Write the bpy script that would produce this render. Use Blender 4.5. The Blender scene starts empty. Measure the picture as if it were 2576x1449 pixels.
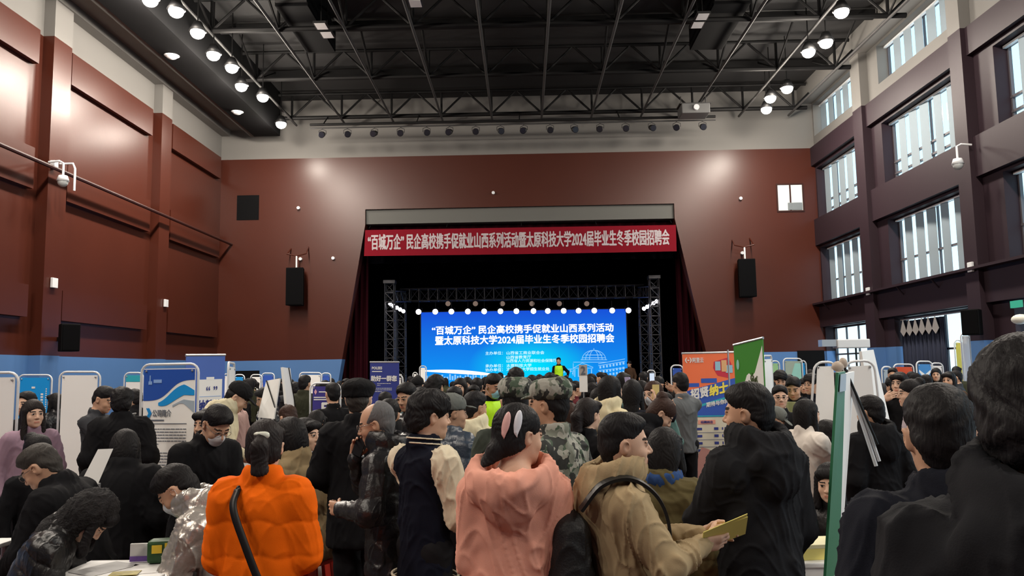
import bpy, math, random
import numpy as np
from mathutils import Vector
random.seed(7)
C = bpy.context.scene.collection
PI = math.pi

# ------------------------------------------------------------------ camera
IW, IH, FPX, CAMZ = 2576, 1449, 2000.0, 1.82      # focal length in pixels, eye height in metres
ROLL = 0.0165
_v = np.array([1318 - 1288, -(933 - 724.5), -FPX]); _v /= np.linalg.norm(_v)
_a = np.array([math.cos(ROLL), math.sin(ROLL), 0.0]); _x = _a - (_a @ _v) * _v; _x /= np.linalg.norm(_x)
_z = np.cross(_x, _v)
CM = np.stack([_x, _v, _z])                        # camera -> world (hall runs along +Y, X to the right)
cam_data = bpy.data.cameras.new('camera'); cam_data.sensor_width = 36.0; cam_data.lens = 36.0 * FPX / IW
cam_data.clip_end = 300
cam = bpy.data.objects.new('camera', cam_data); C.objects.link(cam)
from mathutils import Matrix
cam.matrix_world = Matrix([list(CM[0]) + [0], list(CM[1]) + [0], list(CM[2]) + [CAMZ], [0, 0, 0, 1]])
bpy.context.scene.camera = cam

def ray(px, py):
    return CM @ np.array([px - 1288.0, -(py - 724.5), -FPX])
def atY(px, py, Y):
    d = ray(px, py); return d * (Y / d[1]) + np.array([0, 0, CAMZ])
def atX(px, py, X):
    d = ray(px, py); return d * (X / d[0]) + np.array([0, 0, CAMZ])
def atZ(px, py, Z):
    d = ray(px, py); return d * ((Z - CAMZ) / d[2]) + np.array([0, 0, CAMZ])

# ------------------------------------------------------------------ view, world, light
S = bpy.context.scene
S.view_settings.view_transform = 'Standard'; S.view_settings.look = 'None'
S.view_settings.exposure = 0.0; S.view_settings.gamma = 1.0; S.view_settings.use_curve_mapping = False
S.cycles.max_bounces = 7; S.cycles.diffuse_bounces = 4; S.cycles.glossy_bounces = 3
S.cycles.transparent_max_bounces = 8; S.cycles.caustics_reflective = False; S.cycles.caustics_refractive = False
S.cycles.sample_clamp_indirect = 4.0
W = bpy.data.worlds.new('sky'); S.world = W; W.use_nodes = True
wn = W.node_tree; wn.nodes.clear()
wo = wn.nodes.new('ShaderNodeOutputWorld'); wb = wn.nodes.new('ShaderNodeBackground')
wtc = wn.nodes.new('ShaderNodeTexCoord'); wsx = wn.nodes.new('ShaderNodeSeparateXYZ'); wr = wn.nodes.new('ShaderNodeValToRGB')
wn.links.new(wtc.outputs['Generated'], wsx.inputs[0]); wn.links.new(wsx.outputs['Z'], wr.inputs[0])
wr.color_ramp.elements[0].position = 0.0; wr.color_ramp.elements[0].color = (0.50, 0.66, 0.74, 1)
wr.color_ramp.elements[1].position = 0.5; wr.color_ramp.elements[1].color = (0.36, 0.72, 0.95, 1)
wn.links.new(wr.outputs[0], wb.inputs[0]); wb.inputs[1].default_value = 2.3
wn.links.new(wb.outputs[0], wo.inputs[0])

LAMP_W = 355.0          # each ceiling floodlight: a bare globe lamp with a little downward throw
LAMP_COL = (1.0, 0.90, 0.78)
def lamp_light(loc, power):
    l = bpy.data.lights.new('flood_light', 'POINT'); l.shadow_soft_size = 0.22; l.energy = power*.72; l.color = LAMP_COL
    o = bpy.data.objects.new('flood_light', l); C.objects.link(o); o.location = (loc[0], loc[1], loc[2]-.20)
    l = bpy.data.lights.new('flood_throw', 'AREA'); l.shape = 'DISK'; l.size = 0.34; l.energy = power*.28; l.color = LAMP_COL
    o = bpy.data.objects.new('flood_throw', l); C.objects.link(o); o.location = (loc[0], loc[1], loc[2]-.22)

# ------------------------------------------------------------------ materials
MATS = {}
def _nodes(name):
    m = bpy.data.materials.new(name); m.use_nodes = True
    return m, m.node_tree, m.node_tree.nodes['Principled BSDF']
def mat(name, col, rough=0.7, var=0.10, scale=6.0, bump=0.0, bscale=60.0, metal=0.0, spec=0.4, sheen=0.0, stretch=(1, 1, 1)):
    if name in MATS: return MATS[name]
    m, t, b = _nodes(name)
    tc = t.nodes.new('ShaderNodeTexCoord'); mp = t.nodes.new('ShaderNodeMapping'); mp.inputs['Scale'].default_value = stretch
    t.links.new(tc.outputs['Object'], mp.inputs[0])
    n = t.nodes.new('ShaderNodeTexNoise'); n.inputs['Scale'].default_value = scale; n.inputs['Detail'].default_value = 4
    t.links.new(mp.outputs[0], n.inputs[0])
    mx = t.nodes.new('ShaderNodeMix'); mx.data_type = 'RGBA'
    lo = [c * (1 - var) for c in col]; hi = [min(1, c * (1 + var)) for c in col]
    mx.inputs[6].default_value = lo + [1]; mx.inputs[7].default_value = hi + [1]
    t.links.new(n.outputs[0], mx.inputs[0]); t.links.new(mx.outputs[2], b.inputs['Base Color'])
    b.inputs['Roughness'].default_value = rough; b.inputs['Metallic'].default_value = metal
    b.inputs['Specular IOR Level'].default_value = spec
    if sheen: b.inputs['Sheen Weight'].default_value = sheen
    if bump:
        n2 = t.nodes.new('ShaderNodeTexNoise'); n2.inputs['Scale'].default_value = bscale; n2.inputs['Detail'].default_value = 3
        t.links.new(mp.outputs[0], n2.inputs[0])
        bp = t.nodes.new('ShaderNodeBump'); bp.inputs['Strength'].default_value = bump; bp.inputs['Distance'].default_value = 0.02
        t.links.new(n2.outputs[0], bp.inputs['Height']); t.links.new(bp.outputs[0], b.inputs['Normal'])
    MATS[name] = m; return m
def emit(name, col, s):
    if name in MATS: return MATS[name]
    m = bpy.data.materials.new(name); m.use_nodes = True; t = m.node_tree; t.nodes.clear()
    o = t.nodes.new('ShaderNodeOutputMaterial'); e = t.nodes.new('ShaderNodeEmission')
    e.inputs[0].default_value = list(col) + [1]; e.inputs[1].default_value = s
    t.links.new(e.outputs[0], o.inputs[0]); MATS[name] = m; return m
def glass(name):
    m = bpy.data.materials.new(name); m.use_nodes = True; t = m.node_tree; t.nodes.clear()
    o = t.nodes.new('ShaderNodeOutputMaterial'); a = t.nodes.new('ShaderNodeBsdfTransparent'); g = t.nodes.new('ShaderNodeBsdfGlossy')
    a.inputs[0].default_value = (0.93, 0.97, 0.98, 1); g.inputs['Roughness'].default_value = 0.05
    x = t.nodes.new('ShaderNodeMixShader'); x.inputs[0].default_value = 0.07
    t.links.new(a.outputs[0], x.inputs[1]); t.links.new(g.outputs[0], x.inputs[2]); t.links.new(x.outputs[0], o.inputs[0])
    MATS[name] = m; return m
def translucent(name, col, tr=0.5):
    m = bpy.data.materials.new(name); m.use_nodes = True; t = m.node_tree; t.nodes.clear()
    o = t.nodes.new('ShaderNodeOutputMaterial'); a = t.nodes.new('ShaderNodeBsdfDiffuse'); g = t.nodes.new('ShaderNodeBsdfTranslucent')
    a.inputs[0].default_value = list(col) + [1]; g.inputs[0].default_value = list(col) + [1]
    x = t.nodes.new('ShaderNodeMixShader'); x.inputs[0].default_value = tr
    t.links.new(a.outputs[0], x.inputs[1]); t.links.new(g.outputs[0], x.inputs[2]); t.links.new(x.outputs[0], o.inputs[0])
    MATS[name] = m; return m

M_RED = mat('red_brown_paint', (0.056, 0.0130, 0.0072), 0.33, 0.12, 0.8, 0.03, 8, spec=0.28)
M_REDD = mat('dark_red_brown_paint', (0.032, 0.010, 0.008), 0.45, 0.10, 0.8, 0.05, 8, spec=0.2)
M_RED_BACKLIT = mat('backlit_red_paint', (0.022, 0.0115, 0.0165), 0.55, 0.10, 0.8, 0.05, 8, spec=0.25)  # same red paint; the window wall's backlit shade and glare are put into the colour
M_WHITE = mat('white_wall_paint', (0.165, 0.158, 0.148), 0.75, 0.05, 0.6)
M_BLUE = mat('blue_wainscot_paint', (0.068, 0.165, 0.37), 0.6, 0.08, 0.7)
M_DECK = mat('dark_roof_deck', (0.012, 0.0115, 0.012), 0.8, 0.25, 0.6)
M_STEEL = mat('dark_steel', (0.007, 0.0068, 0.007), 0.6, 0.2, 3.0, spec=0.15)
M_PURLIN = mat('grey_steel', (0.042, 0.041, 0.041), 0.6, 0.2, 3.0, spec=0.2)
M_BLACK = mat('black_panel', (0.004, 0.004, 0.0045), 0.8, 0.2, 2.0, spec=0.08)
M_BLKCLOTH = mat('black_stage_cloth', (0.004, 0.004, 0.006), 0.95, 0.3, 1.5, spec=0.0)
M_CURT = mat('maroon_stage_curtain', (0.024, 0.003, 0.006), 0.95, 0.3, 2.0, spec=0.05, stretch=(6, 6, 0.3))
M_FLOOR = mat('red_hall_floor', (0.10, 0.055, 0.042), 0.5, 0.15, 0.8)
M_GREY = mat('light_grey_panel', (0.095, 0.095, 0.088), 0.7, 0.06, 0.5)
M_MET = mat('painted_white_tube', (0.68, 0.70, 0.72), 0.35, 0.05, 4, spec=0.5)
M_ALU = mat('aluminium_tube', (0.45, 0.46, 0.48), 0.35, 0.1, 4, metal=0.7)
M_BLKMET = mat('black_metal', (0.006, 0.006, 0.0065), 0.5, 0.2, 4)
M_PAPER = mat('white_paper', (0.78, 0.78, 0.77), 0.6, 0.04, 8)
M_BOARD = mat('white_banner_vinyl', (0.88, 0.88, 0.86), 0.5, 0.03, 2)
M_GLASS = glass('window_glass')
M_BLIND = translucent('blind_fabric', (0.34, 0.40, 0.44), 0.34)
M_WFRAME = mat('dark_window_frame', (0.10, 0.09, 0.10), 0.5, 0.1, 4)
M_STOOL = mat('red_plastic', (0.62, 0.035, 0.015), 0.35, 0.06, 5)

# ------------------------------------------------------------------ mesh helpers
class MB:
    def __init__(s): s.v = []; s.f = []; s.mi = []; s.n = 0; s.smooth = False
    def add(s, vs, fs, mi=0):
        b = len(s.v); s.v += [tuple(map(float, p)) for p in vs]
        s.f += [tuple(b + i for i in f) for f in fs]; s.mi += [mi] * len(fs); return s
    def box(s, lo, hi, mi=0):
        x0, y0, z0 = lo; x1, y1, z1 = hi
        return s.add([(x0,y0,z0),(x1,y0,z0),(x1,y1,z0),(x0,y1,z0),(x0,y0,z1),(x1,y0,z1),(x1,y1,z1),(x0,y1,z1)],
                     [(0,3,2,1),(4,5,6,7),(0,1,5,4),(1,2,6,5),(2,3,7,6),(3,0,4,7)], mi)
    def prism(s, poly, y0, y1, mi=0, axis='y'):
        n = len(poly); f = (lambda p, t: (p[0], t, p[1])) if axis == 'y' else ((lambda p, t: (t, p[0], p[1])) if axis == 'x' else (lambda p, t: (p[0], p[1], t)))
        vs = [f(p, y0) for p in poly] + [f(p, y1) for p in poly]
        fs = [tuple(range(n)), tuple(range(2*n-1, n-1, -1))] + [(i, i+n, (i+1) % n + n, (i+1) % n) for i in range(n)]
        return s.add(vs, fs, mi)
    def cyl(s, p, q, r, r2=None, seg=10, mi=0):
        p = np.array(p, float); q = np.array(q, float); r2 = r if r2 is None else r2
        d = q - p; L = np.linalg.norm(d); d = d / max(L, 1e-9)
        a = np.array([0, 0, 1.0]) if abs(d[2]) < 0.9 else np.array([1.0, 0, 0])
        u = np.cross(d, a); u /= np.linalg.norm(u); w = np.cross(d, u)
        vs = []
        for i in range(seg):
            t = 2*PI*i/seg; e = u*math.cos(t) + w*math.sin(t); vs.append(p + e*r)
        for i in range(seg):
            t = 2*PI*i/seg; e = u*math.cos(t) + w*math.sin(t); vs.append(q + e*r2)
        fs = [(i, (i+1) % seg, (i+1) % seg + seg, i+seg) for i in range(seg)] + [tuple(range(seg-1, -1, -1)), tuple(range(seg, 2*seg))]
        return s.add(vs, fs, mi)
    def tube(s, pts, r, seg=8, mi=0):
        pts = [np.array(p, float) for p in pts]; n = len(pts); vs = []; u = None
        for i, p in enumerate(pts):
            d = pts[min(i+1, n-1)] - pts[max(i-1, 0)]; d = d / np.linalg.norm(d)
            if u is None:
                a = np.array([0, 0, 1.0]) if abs(d[2]) < 0.9 else np.array([1.0, 0, 0]); u = np.cross(d, a)
            u = u - (u @ d) * d; u /= np.linalg.norm(u); w = np.cross(d, u)
            for k in range(seg):
                t = 2*PI*k/seg; vs.append(p + (u*math.cos(t) + w*math.sin(t)) * r)
        fs = []
        for i in range(n-1):
            for k in range(seg):
                a = i*seg+k; b = i*seg+(k+1) % seg; fs.append((a, b, b+seg, a+seg))
        fs += [tuple(range(seg-1, -1, -1)), tuple(range((n-1)*seg, n*seg))]
        return s.add(vs, fs, mi)
    def ball(s, c, r, seg=12, rings=8, mi=0):
        r = (r, r, r) if isinstance(r, (int, float)) else r; vs = []; fs = []
        for i in range(rings+1):
            ph = PI*i/rings
            for k in range(seg):
                t = 2*PI*k/seg; vs.append((c[0]+r[0]*math.sin(ph)*math.cos(t), c[1]+r[1]*math.sin(ph)*math.sin(t), c[2]+r[2]*math.cos(ph)))
        for i in range(rings):
            for k in range(seg): fs.append((i*seg+k, (i+1)*seg+k, (i+1)*seg+(k+1) % seg, i*seg+(k+1) % seg))
        return s.add(vs, fs, mi)
    def quad(s, a, b, c, d, th=0.0, mi=0):
        a, b, c, d = [np.array(p, float) for p in (a, b, c, d)]
        if th <= 0: return s.add([a, b, c, d], [(0, 1, 2, 3)], mi)
        n = np.cross(b-a, d-a); n = n/np.linalg.norm(n)*th/2
        return s.add([a-n, b-n, c-n, d-n, a+n, b+n, c+n, d+n], [(3,2,1,0),(4,5,6,7),(0,1,5,4),(1,2,6,5),(2,3,7,6),(3,0,4,7)], mi)
    def build(s, name, mats, parent=None, smooth=False, bevel=0.0):
        me = bpy.data.meshes.new(name); me.from_pydata(s.v, [], s.f)
        for m in (mats if isinstance(mats, (list, tuple)) else [mats]): me.materials.append(m)
        me.polygons.foreach_set('material_index', s.mi)
        if smooth: me.polygons.foreach_set('use_smooth', [True]*len(s.f))
        me.update(); o = bpy.data.objects.new(name, me); C.objects.link(o)
        if parent is not None: o.parent = parent
        if bevel:
            md = o.modifiers.new('edge', 'BEVEL'); md.width = bevel; md.segments = 2; md.limit_method = 'ANGLE'
        return o
def tag(o, label, cat, group=None, kind=None):
    o['label'] = label; o['category'] = cat
    if group: o['group'] = group
    if kind: o['kind'] = kind
    return o
def thing(name, label, cat, loc=(0, 0, 0), rz=0.0, group=None):
    o = bpy.data.objects.new(name, None); C.objects.link(o); o.empty_display_size = 0.1
    o.location = [float(v) for v in loc]; o.rotation_euler = (0, 0, rz); return tag(o, label, cat, group)
def struct(o): o['kind'] = 'structure'; return o
def part_label(o, l): o['label'] = l; return o

def ribbon(mb, pts, inner, width, th, n=8):
    """flat webbing strap through pts (spline), its flat side turned away from the point inner"""
    P = [np.array(p, float) for p in pts]; Q = [P[0]*2-P[1]]+P+[P[-1]*2-P[-2]]; out = []
    for i in range(1, len(Q)-2):
        for k in range(n):
            t = k/n; a, b, c, d = Q[i-1], Q[i], Q[i+1], Q[i+2]
            out.append(.5*((2*b)+(c-a)*t+(2*a-5*b+4*c-d)*t*t+(3*b-a-3*c+d)*t**3))
    out.append(P[-1]); vs = []; m_ = len(out)
    for i, p in enumerate(out):
        d = out[min(i+1, m_-1)]-out[max(i-1, 0)]; d /= np.linalg.norm(d); nn = p-inner; nn = nn-(nn@d)*d; nn /= np.linalg.norm(nn); u = np.cross(d, nn)*width/2; nn = nn*th/2
        vs += [p-u-nn, p+u-nn, p+u+nn, p-u+nn]
    fs = [(3, 2, 1, 0), (4*m_-4, 4*m_-3, 4*m_-2, 4*m_-1)]
    for i in range(m_-1):
        for k in range(4): a = i*4+k; b = i*4+(k+1) % 4; fs.append((a, b, b+4, a+4))
    return mb.add(vs, fs)
def text_mesh(txt, bold=0.0, spacing=1.0, align='LEFT', lspace=1.0):
    cu = bpy.data.curves.new('lettering', 'FONT'); cu.body = txt; cu.offset = bold; cu.space_character = spacing
    cu.align_x = align; cu.space_line = lspace; cu.resolution_u = 2
    o = bpy.data.objects.new('lettering', cu); C.objects.link(o)
    dg = bpy.context.evaluated_depsgraph_get(); me = bpy.data.meshes.new_from_object(o.evaluated_get(dg))
    bpy.data.objects.remove(o); bpy.data.curves.remove(cu); me.name = 'lettering'
    return me
def lettering(txt, p00, p10, p01, m, parent=None, bold=0.01, name='lettering', lift=0.004, lspace=1.0, align='LEFT'):
    """fit a line of text into the parallelogram p00 (bottom left), p10 (bottom right), p01 (top left)"""
    me = text_mesh(txt, 0.0, align=align, lspace=lspace); n = len(me.vertices)
    co = np.zeros(n*3, np.float32); me.vertices.foreach_get('co', co); co = co.reshape(-1, 3)
    lo = co.min(0); hi = co.max(0); u = (co[:, 0]-lo[0])/(hi[0]-lo[0]); w = (co[:, 1]-lo[1])/(hi[1]-lo[1])
    p00, p10, p01 = [np.array(p, float) for p in (p00, p10, p01)]
    nn = np.cross(p10-p00, p01-p00); nn /= np.linalg.norm(nn)
    P = p00 + u[:, None]*(p10-p00) + w[:, None]*(p01-p00) + nn*lift
    me.vertices.foreach_set('co', P.astype(np.float32).ravel()); me.materials.clear(); me.materials.append(m); me.update()
    if bold > 0:
        sh = bold*np.linalg.norm(p01-p00); eu = (p10-p00)/np.linalg.norm(p10-p00); ew = (p01-p00)/np.linalg.norm(p01-p00)
        fs = [tuple(p.vertices) for p in me.polygons]; vs = []; ff = []
        for k in range(5):
            a = 2*PI*k/4; off = (eu*math.cos(a)+ew*math.sin(a))*sh if k < 4 else 0*eu
            vs += [tuple(q) for q in P+off+nn*.0006*k]; ff += [tuple(i+n*k for i in t) for t in fs]
        me = bpy.data.meshes.new('lettering'); me.from_pydata(vs, [], ff); me.materials.append(m); me.update()
    o = bpy.data.objects.new(name, me); C.objects.link(o)
    if parent is not None: o.parent = parent
    return o
# ================================================================== HALL
XL, XR, YB, YF, ZW, ZB, ZC = -10.55, 10.28, 27.3, -8.0, 9.40, 2.32, 11.5
ROWS = [(0.0, 3.12), (3.93, 5.87), (6.88, 8.65), (9.80, 10.92)]
BAYS = [(23.45, 27.2), (18.05, 22.15), (12.65, 16.75), (7.25, 11.35), (1.85, 5.95), (-3.55, 0.55)]
struct(MB().box((XL-.4, YF, -.2), (XR+.4, YB+.5, 0)).build('floor', M_FLOOR))
struct(MB().box((XL-.4, YF, ZC), (XR+.4, YB+.5, ZC+.2)).build('ceiling', M_DECK))
m = MB(); m.box((XL-.4, YF, 0), (XL, YB, ZB), 1); m.box((XL-.4, YF, ZB), (XL, YB, ZW), 0); m.box((XL-.4, YF, ZW), (XL, YB, ZC), 2)
struct(m.build('wall_left', [M_RED, M_BLUE, M_WHITE]))
m = MB(); m.box((XL, YF-.4, 0), (XR, YF, ZB), 1); m.box((XL, YF-.4, ZB), (XR, YF, ZW), 0); m.box((XL, YF-.4, ZW), (XR, YF, ZC), 2)
struct(m.build('wall_front', [M_RED, M_BLUE, M_WHITE]))
# back wall with the splayed stage opening
m = MB()
def jl(z): return -6.62 + (z/6.92)*(6.62-5.46)
def jr(z): return 6.68 - (z/6.85)*(6.68-5.36)
for z0, z1, mi in ((0, ZB, 1), (ZB, 7.02, 0)):
    m.prism([(XL, z0), (jl(z0), z0), (jl(z1), z1), (XL, z1)], YB, YB+.5, mi)
    m.prism([(jr(z0), z0), (XR, z0), (XR, z1), (jr(z1), z1)], YB, YB+.5, mi)
m.prism([(XL, 7.02), (-5.45, 7.02), (-5.45, 7.53), (XL, 7.53)], YB, YB+.5, 0)
m.prism([(5.33, 7.02), (XR, 7.02), (XR, 7.53), (5.33, 7.53)], YB, YB+.5, 0)
m.box((XL, YB, 7.53), (XR, YB+.5, ZW), 0); m.box((XL, YB, ZW), (XR, YB+.5, ZC), 2)
struct(m.build('wall_back', [M_RED, M_BLUE, M_WHITE]))
struct(MB().box((-5.45, YB+.10, 7.02), (5.33, YB+.45, 7.53)).build('trim_1', M_GREY))
# right wall: piers, bands, windows
m = MB()
def wallseg(y0, y1, z0, z1):
    for a, b, mi in ((0, ZB, 1), (ZB, ZW, 0), (ZW, ZC, 2)):
        lo, hi = max(a, z0), min(b, z1)
        if hi > lo: m.box((XR, y0, lo), (XR+.4, y1, hi), mi)
ys = sorted(BAYS); edges = [YF] + [v for b in ys for v in b] + [YB]
for i in range(0, len(edges), 2): wallseg(edges[i], edges[i+1], 0, ZC)
for y0, y1 in ys:
    for (a, b), (c, d) in zip(ROWS, ROWS[1:] + [(ZC, ZC)]): wallseg(y0, y1, b, c)
struct(m.build('wall_right', [M_RED_BACKLIT, M_BLUE, M_WHITE]))
# pilasters and raised bands (both walls)
n = 2
def trim(mb, mats):
    global n
    o = struct(mb.build('trim_%d' % n, mats)); n += 1; return o
for k, (y0, y1) in enumerate([(22.15, 22.8), (16.85, 17.55), (11.55, 12.25), (6.25, 6.95), (0.95, 1.65)]):
    m = MB(); m.box((XL, y0, 0), (XL+.25, y1, ZB), 1); m.box((XL, y0, ZB), (XL+.25, y1, ZW), 0); m.box((XL, y0, ZW), (XL+.25, y1, 10.5), 2)
    trim(m, [M_RED, M_BLUE, M_WHITE])
for y0, y1 in [(22.8, 23.42), (17.5, 18.02), (12.1, 12.62), (6.7, 7.22), (1.3, 1.82)]:
    m = MB(); m.box((XR-.25, y0, 0), (XR, y1, ZB), 1); m.box((XR-.25, y0, ZB), (XR, y1, ZW), 0); m.box((XR-.25, y0, ZW), (XR, y1, ZC), 2)
    trim(m, [M_RED_BACKLIT, M_BLUE, M_WHITE])
for y0, y1 in [(23.1, 26.9), (17.75, 21.8), (12.4, 16.5), (7.1, 11.2)]:
    for z0, z1 in ((8.62, ZW-.02), (5.86, 6.75), (3.12, 3.8)):
        trim(MB().box((XL, y0, z0), (XL+.15, y1, z1)), M_RED)
for y0, y1 in [(23.42, 27.3), (18.02, 22.8), (12.62, 17.5)]:
    for z0, z1 in ((8.75, ZW), (5.95, 6.86), (3.14, 3.9)):
        trim(MB().box((XR-.14, y0, z0), (XR, y1, z1)), M_RED_BACKLIT)
# white soffit and cove along the left wall, upper beam along the right wall
trim(MB().box((XL, YF, 10.45), (-9.12, YB, 10.62)), M_WHITE)
trim(MB().box((-9.3, YF, 10.02), (-9.12, YB-.6, 10.45)), M_GREY)
trim(MB().box((XL, YF, 10.25), (XL+.3, YB, 10.45)), M_WHITE)
trim(MB().box((-9.12, YF, 9.98), (-8.23, 26.5, 10.08)), M_BLACK)
trim(MB().box((-8.33, YF, 10.08), (-8.23, 26.5, ZC)), M_BLACK)
trim(MB().box((XR-.5, YF, 11.0), (XR, YB, ZC)), M_WHITE)
# windows
bname = {0: 'beside the stage wall', 1: 'in the middle bay', 2: 'in the nearest bay'}
rname = {1: 'second-storey', 2: 'third-storey', 3: 'topmost'}
wi = 1
slatm = M_BLIND
for bi, (y0, y1) in enumerate(BAYS):
    for ri, (z0, z1) in enumerate(ROWS):
        if ri == 0 and bi > 1: continue
        x = XR + .30
        w = MB(); f = .05
        for lo, hi in (((x, y0, z0), (x+.07, y0+f, z1)), ((x, y1-f, z0), (x+.07, y1, z1)), ((x, y0, z1-f), (x+.07, y1, z1)), ((x, y0, z0), (x+.07, y1, z0+f))): w.box(lo, hi)
        for q in range(1, 4): yy = y0+(y1-y0)*q/4; w.box((x+.01, yy-.02, z0), (x+.06, yy+.02, z1))
        for zz in {1: (4.72,), 2: (7.18, 7.50), 3: (), 0: (2.2,)}[ri]: w.box((x-.01, y0, zz-.025), (x+.07, y1, zz+.025))
        wo_ = struct(w.build('window_%d' % wi, M_WFRAME)); wi += 1
        pn = MB().quad((x+.03, y0+f, z0+f), (x+.03, y1-f, z0+f), (x+.03, y1-f, z1-f), (x+.03, y0+f, z1-f)).build('pane', M_GLASS, wo_)
        if ri == 0: continue
        b = thing('vertical_blind', ('pale vertical slat blind in the %s window %s' % (rname[ri], bname[bi])) if bi < 3 else 'pale vertical slat blind in a high window behind the photographer', 'blind', (x-.08, y0, z1-.02), 0, 'vertical blinds in the tall windows')
        sl = MB(); k = 0; yy = .12; rr = random.Random(bi*7+ri)
        while yy < (y1-y0)-.3:
            wd = .27 + rr.random()*.09
            sl.quad((.05, yy, -(z1-z0)+.05), (0, yy+wd, -(z1-z0)+.05), (0, yy+wd, -.05), (.05, yy, -.05), .006); yy += .60 + rr.random()*.06
        sl.build('slats', slatm, b)
        MB().box((-.02, .02, -.05), (.06, y1-y0-.02, 0)).build('headrail', M_MET, b)
# small control-room window and dark niche in the back wall
p = atY(1955, 466, YB); q = atY(2020, 529, YB)
w = MB(); w.box((p[0]-.05, YB-.03, q[2]-.05), (q[0]+.05, YB-.005, q[2])); w.box((p[0]-.05, YB-.03, p[2]), (q[0]+.05, YB-.005, p[2]+.05))
for xx in (p[0]-.05, (p[0]+q[0])/2-.02, q[0]): w.box((xx, YB-.03, q[2]), (xx+.05, YB-.005, p[2]))
w = struct(w.build('window_%d' % wi, M_REDD)); wi += 1
MB().box((p[0], YB-.012, q[2]), (q[0], YB-.006, p[2])).build('blind_panel', mat('cream_blind', (.62, .68, .66), .6), w)
mx_ = MB(); mx_.box((p[0]+.33, YB-.04, q[2]+.02), (p[0]+.82, YB-.013, q[2]+.27)); mx_ = mx_.build('air_conditioner', mat('grey_grille', (.16, .18, .19), .5), w)
p = atY(597, 492, YB); q = atY(651, 553, YB)
struct(MB().box((p[0], YB-.02, q[2]), (q[0], YB-.004, p[2])).build('window_%d' % wi, M_BLACK)); wi += 1
# doors: dark stage-side doorway left, black exit beside the right corner
p = atY(594, 933, YB); q = atY(653, 933, YB)
struct(MB().box((p[0], YB-.05, 0), (q[0], YB-.003, p[2])).build('door_1', M_BLACK))
p = atY(2008, 935, YB)
struct(MB().box((p[0], YB-.05, 0), (p[0]+.9, YB-.003, 2.35)).build('door_2', M_BLACK))
# navy curtain drawn over the ground-floor doorway in the middle bay, scalloped pelmet above
cu = MB(); N = 60; yy0, yy1 = 19.85, 22.1
def cx(i): return XR+.16+.03*math.sin(i*1.1)
for i in range(N):
    a, b = yy0+(yy1-yy0)*i/N, yy0+(yy1-yy0)*(i+1)/N
    cu.quad((cx(i), a, .03), (cx(i+1), b, .03), (cx(i+1), b, 3.0), (cx(i), a, 3.0), .006)
t = thing('door_curtain', 'dark navy curtain drawn across the ground-floor doorway on the window wall', 'curtain', (0, 0, 0))
cu.build('curtain_cloth', mat('navy_cloth', (.008, .012, .030), .9, .3, 3), t, True)
cy = MB().cyl((XR+.16, 18.2, 3.05), (XR+.16, 22.1, 3.05), .025).build('curtain_rod', M_MET, t)
sc = MB()
for i in range(6):
    a = 20.0+i*.34; sc.quad((XR+.10, a, 2.72), (XR+.10, a+.17, 2.58), (XR+.10, a+.34, 2.72), (XR+.10, a+.17, 3.04), .01)
sc.build('scalloped_edge', mat('white_lace', (.75, .75, .72), .8), t)

# ------------------------------------------------------------------ roof structure
PX = [-4.34 + 1.70*k for k in range(-2, 9)]
TY = [26.2, 22.6, 19.2, 15.8, 12.4]
tl = ['nearest the stage wall', 'second from the stage wall', 'third from the stage wall', 'fourth from the stage wall', 'fifth from the stage wall']
for ti, Y in enumerate(TY):
    t = thing('roof_truss', 'dark steel roof truss, %s' % tl[ti], 'truss', (0, Y, 10.5), 0, 'roof trusses')
    MB().cyl((-8.2, 0, 0), (9.7, 0, 0), .07, seg=8).build('bottom_chord', M_STEEL, t)
    MB().cyl((-8.2, 0, .82), (9.7, 0, .82), .055, seg=8).build('top_chord', M_STEEL, t)
    g = MB()
    for x in PX:
        for dx in (-.85, 0, .85): g.cyl((x, 0, 0), (x+dx, 0, .82), .035 if dx else .04, seg=6)
        if ti:
            for s_ in (1.7, -1.7): g.cyl((x, 0, 0), (x, s_, .85), .032, seg=6)
    g.build('web_struts', M_STEEL, t)
for i, x in enumerate(PX):
    o = MB().cyl((x, -2, 10.42), (x, 26.75, 10.42), .038, seg=8).build('roof_tie', M_PURLIN)
    tag(o, 'long grey steel roof tie under the trusses, %s from the left' % ['first', 'second', 'third', 'fourth', 'fifth', 'sixth', 'seventh', 'eighth', 'ninth', 'tenth', 'eleventh'][i], 'roof tie', 'long ties under the roof trusses')
for k, Y in enumerate((24.4, 20.9, 17.5, 14.1)):
    tag(MB().box((-8.2, Y-.10, 11.2), (9.7, Y+.10, 11.42)).build('roof_beam', M_STEEL), 'dark roof beam under the deck, %s from the stage wall' % ['first', 'second', 'third', 'fourth'][k], 'beam', 'roof beams')
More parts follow.
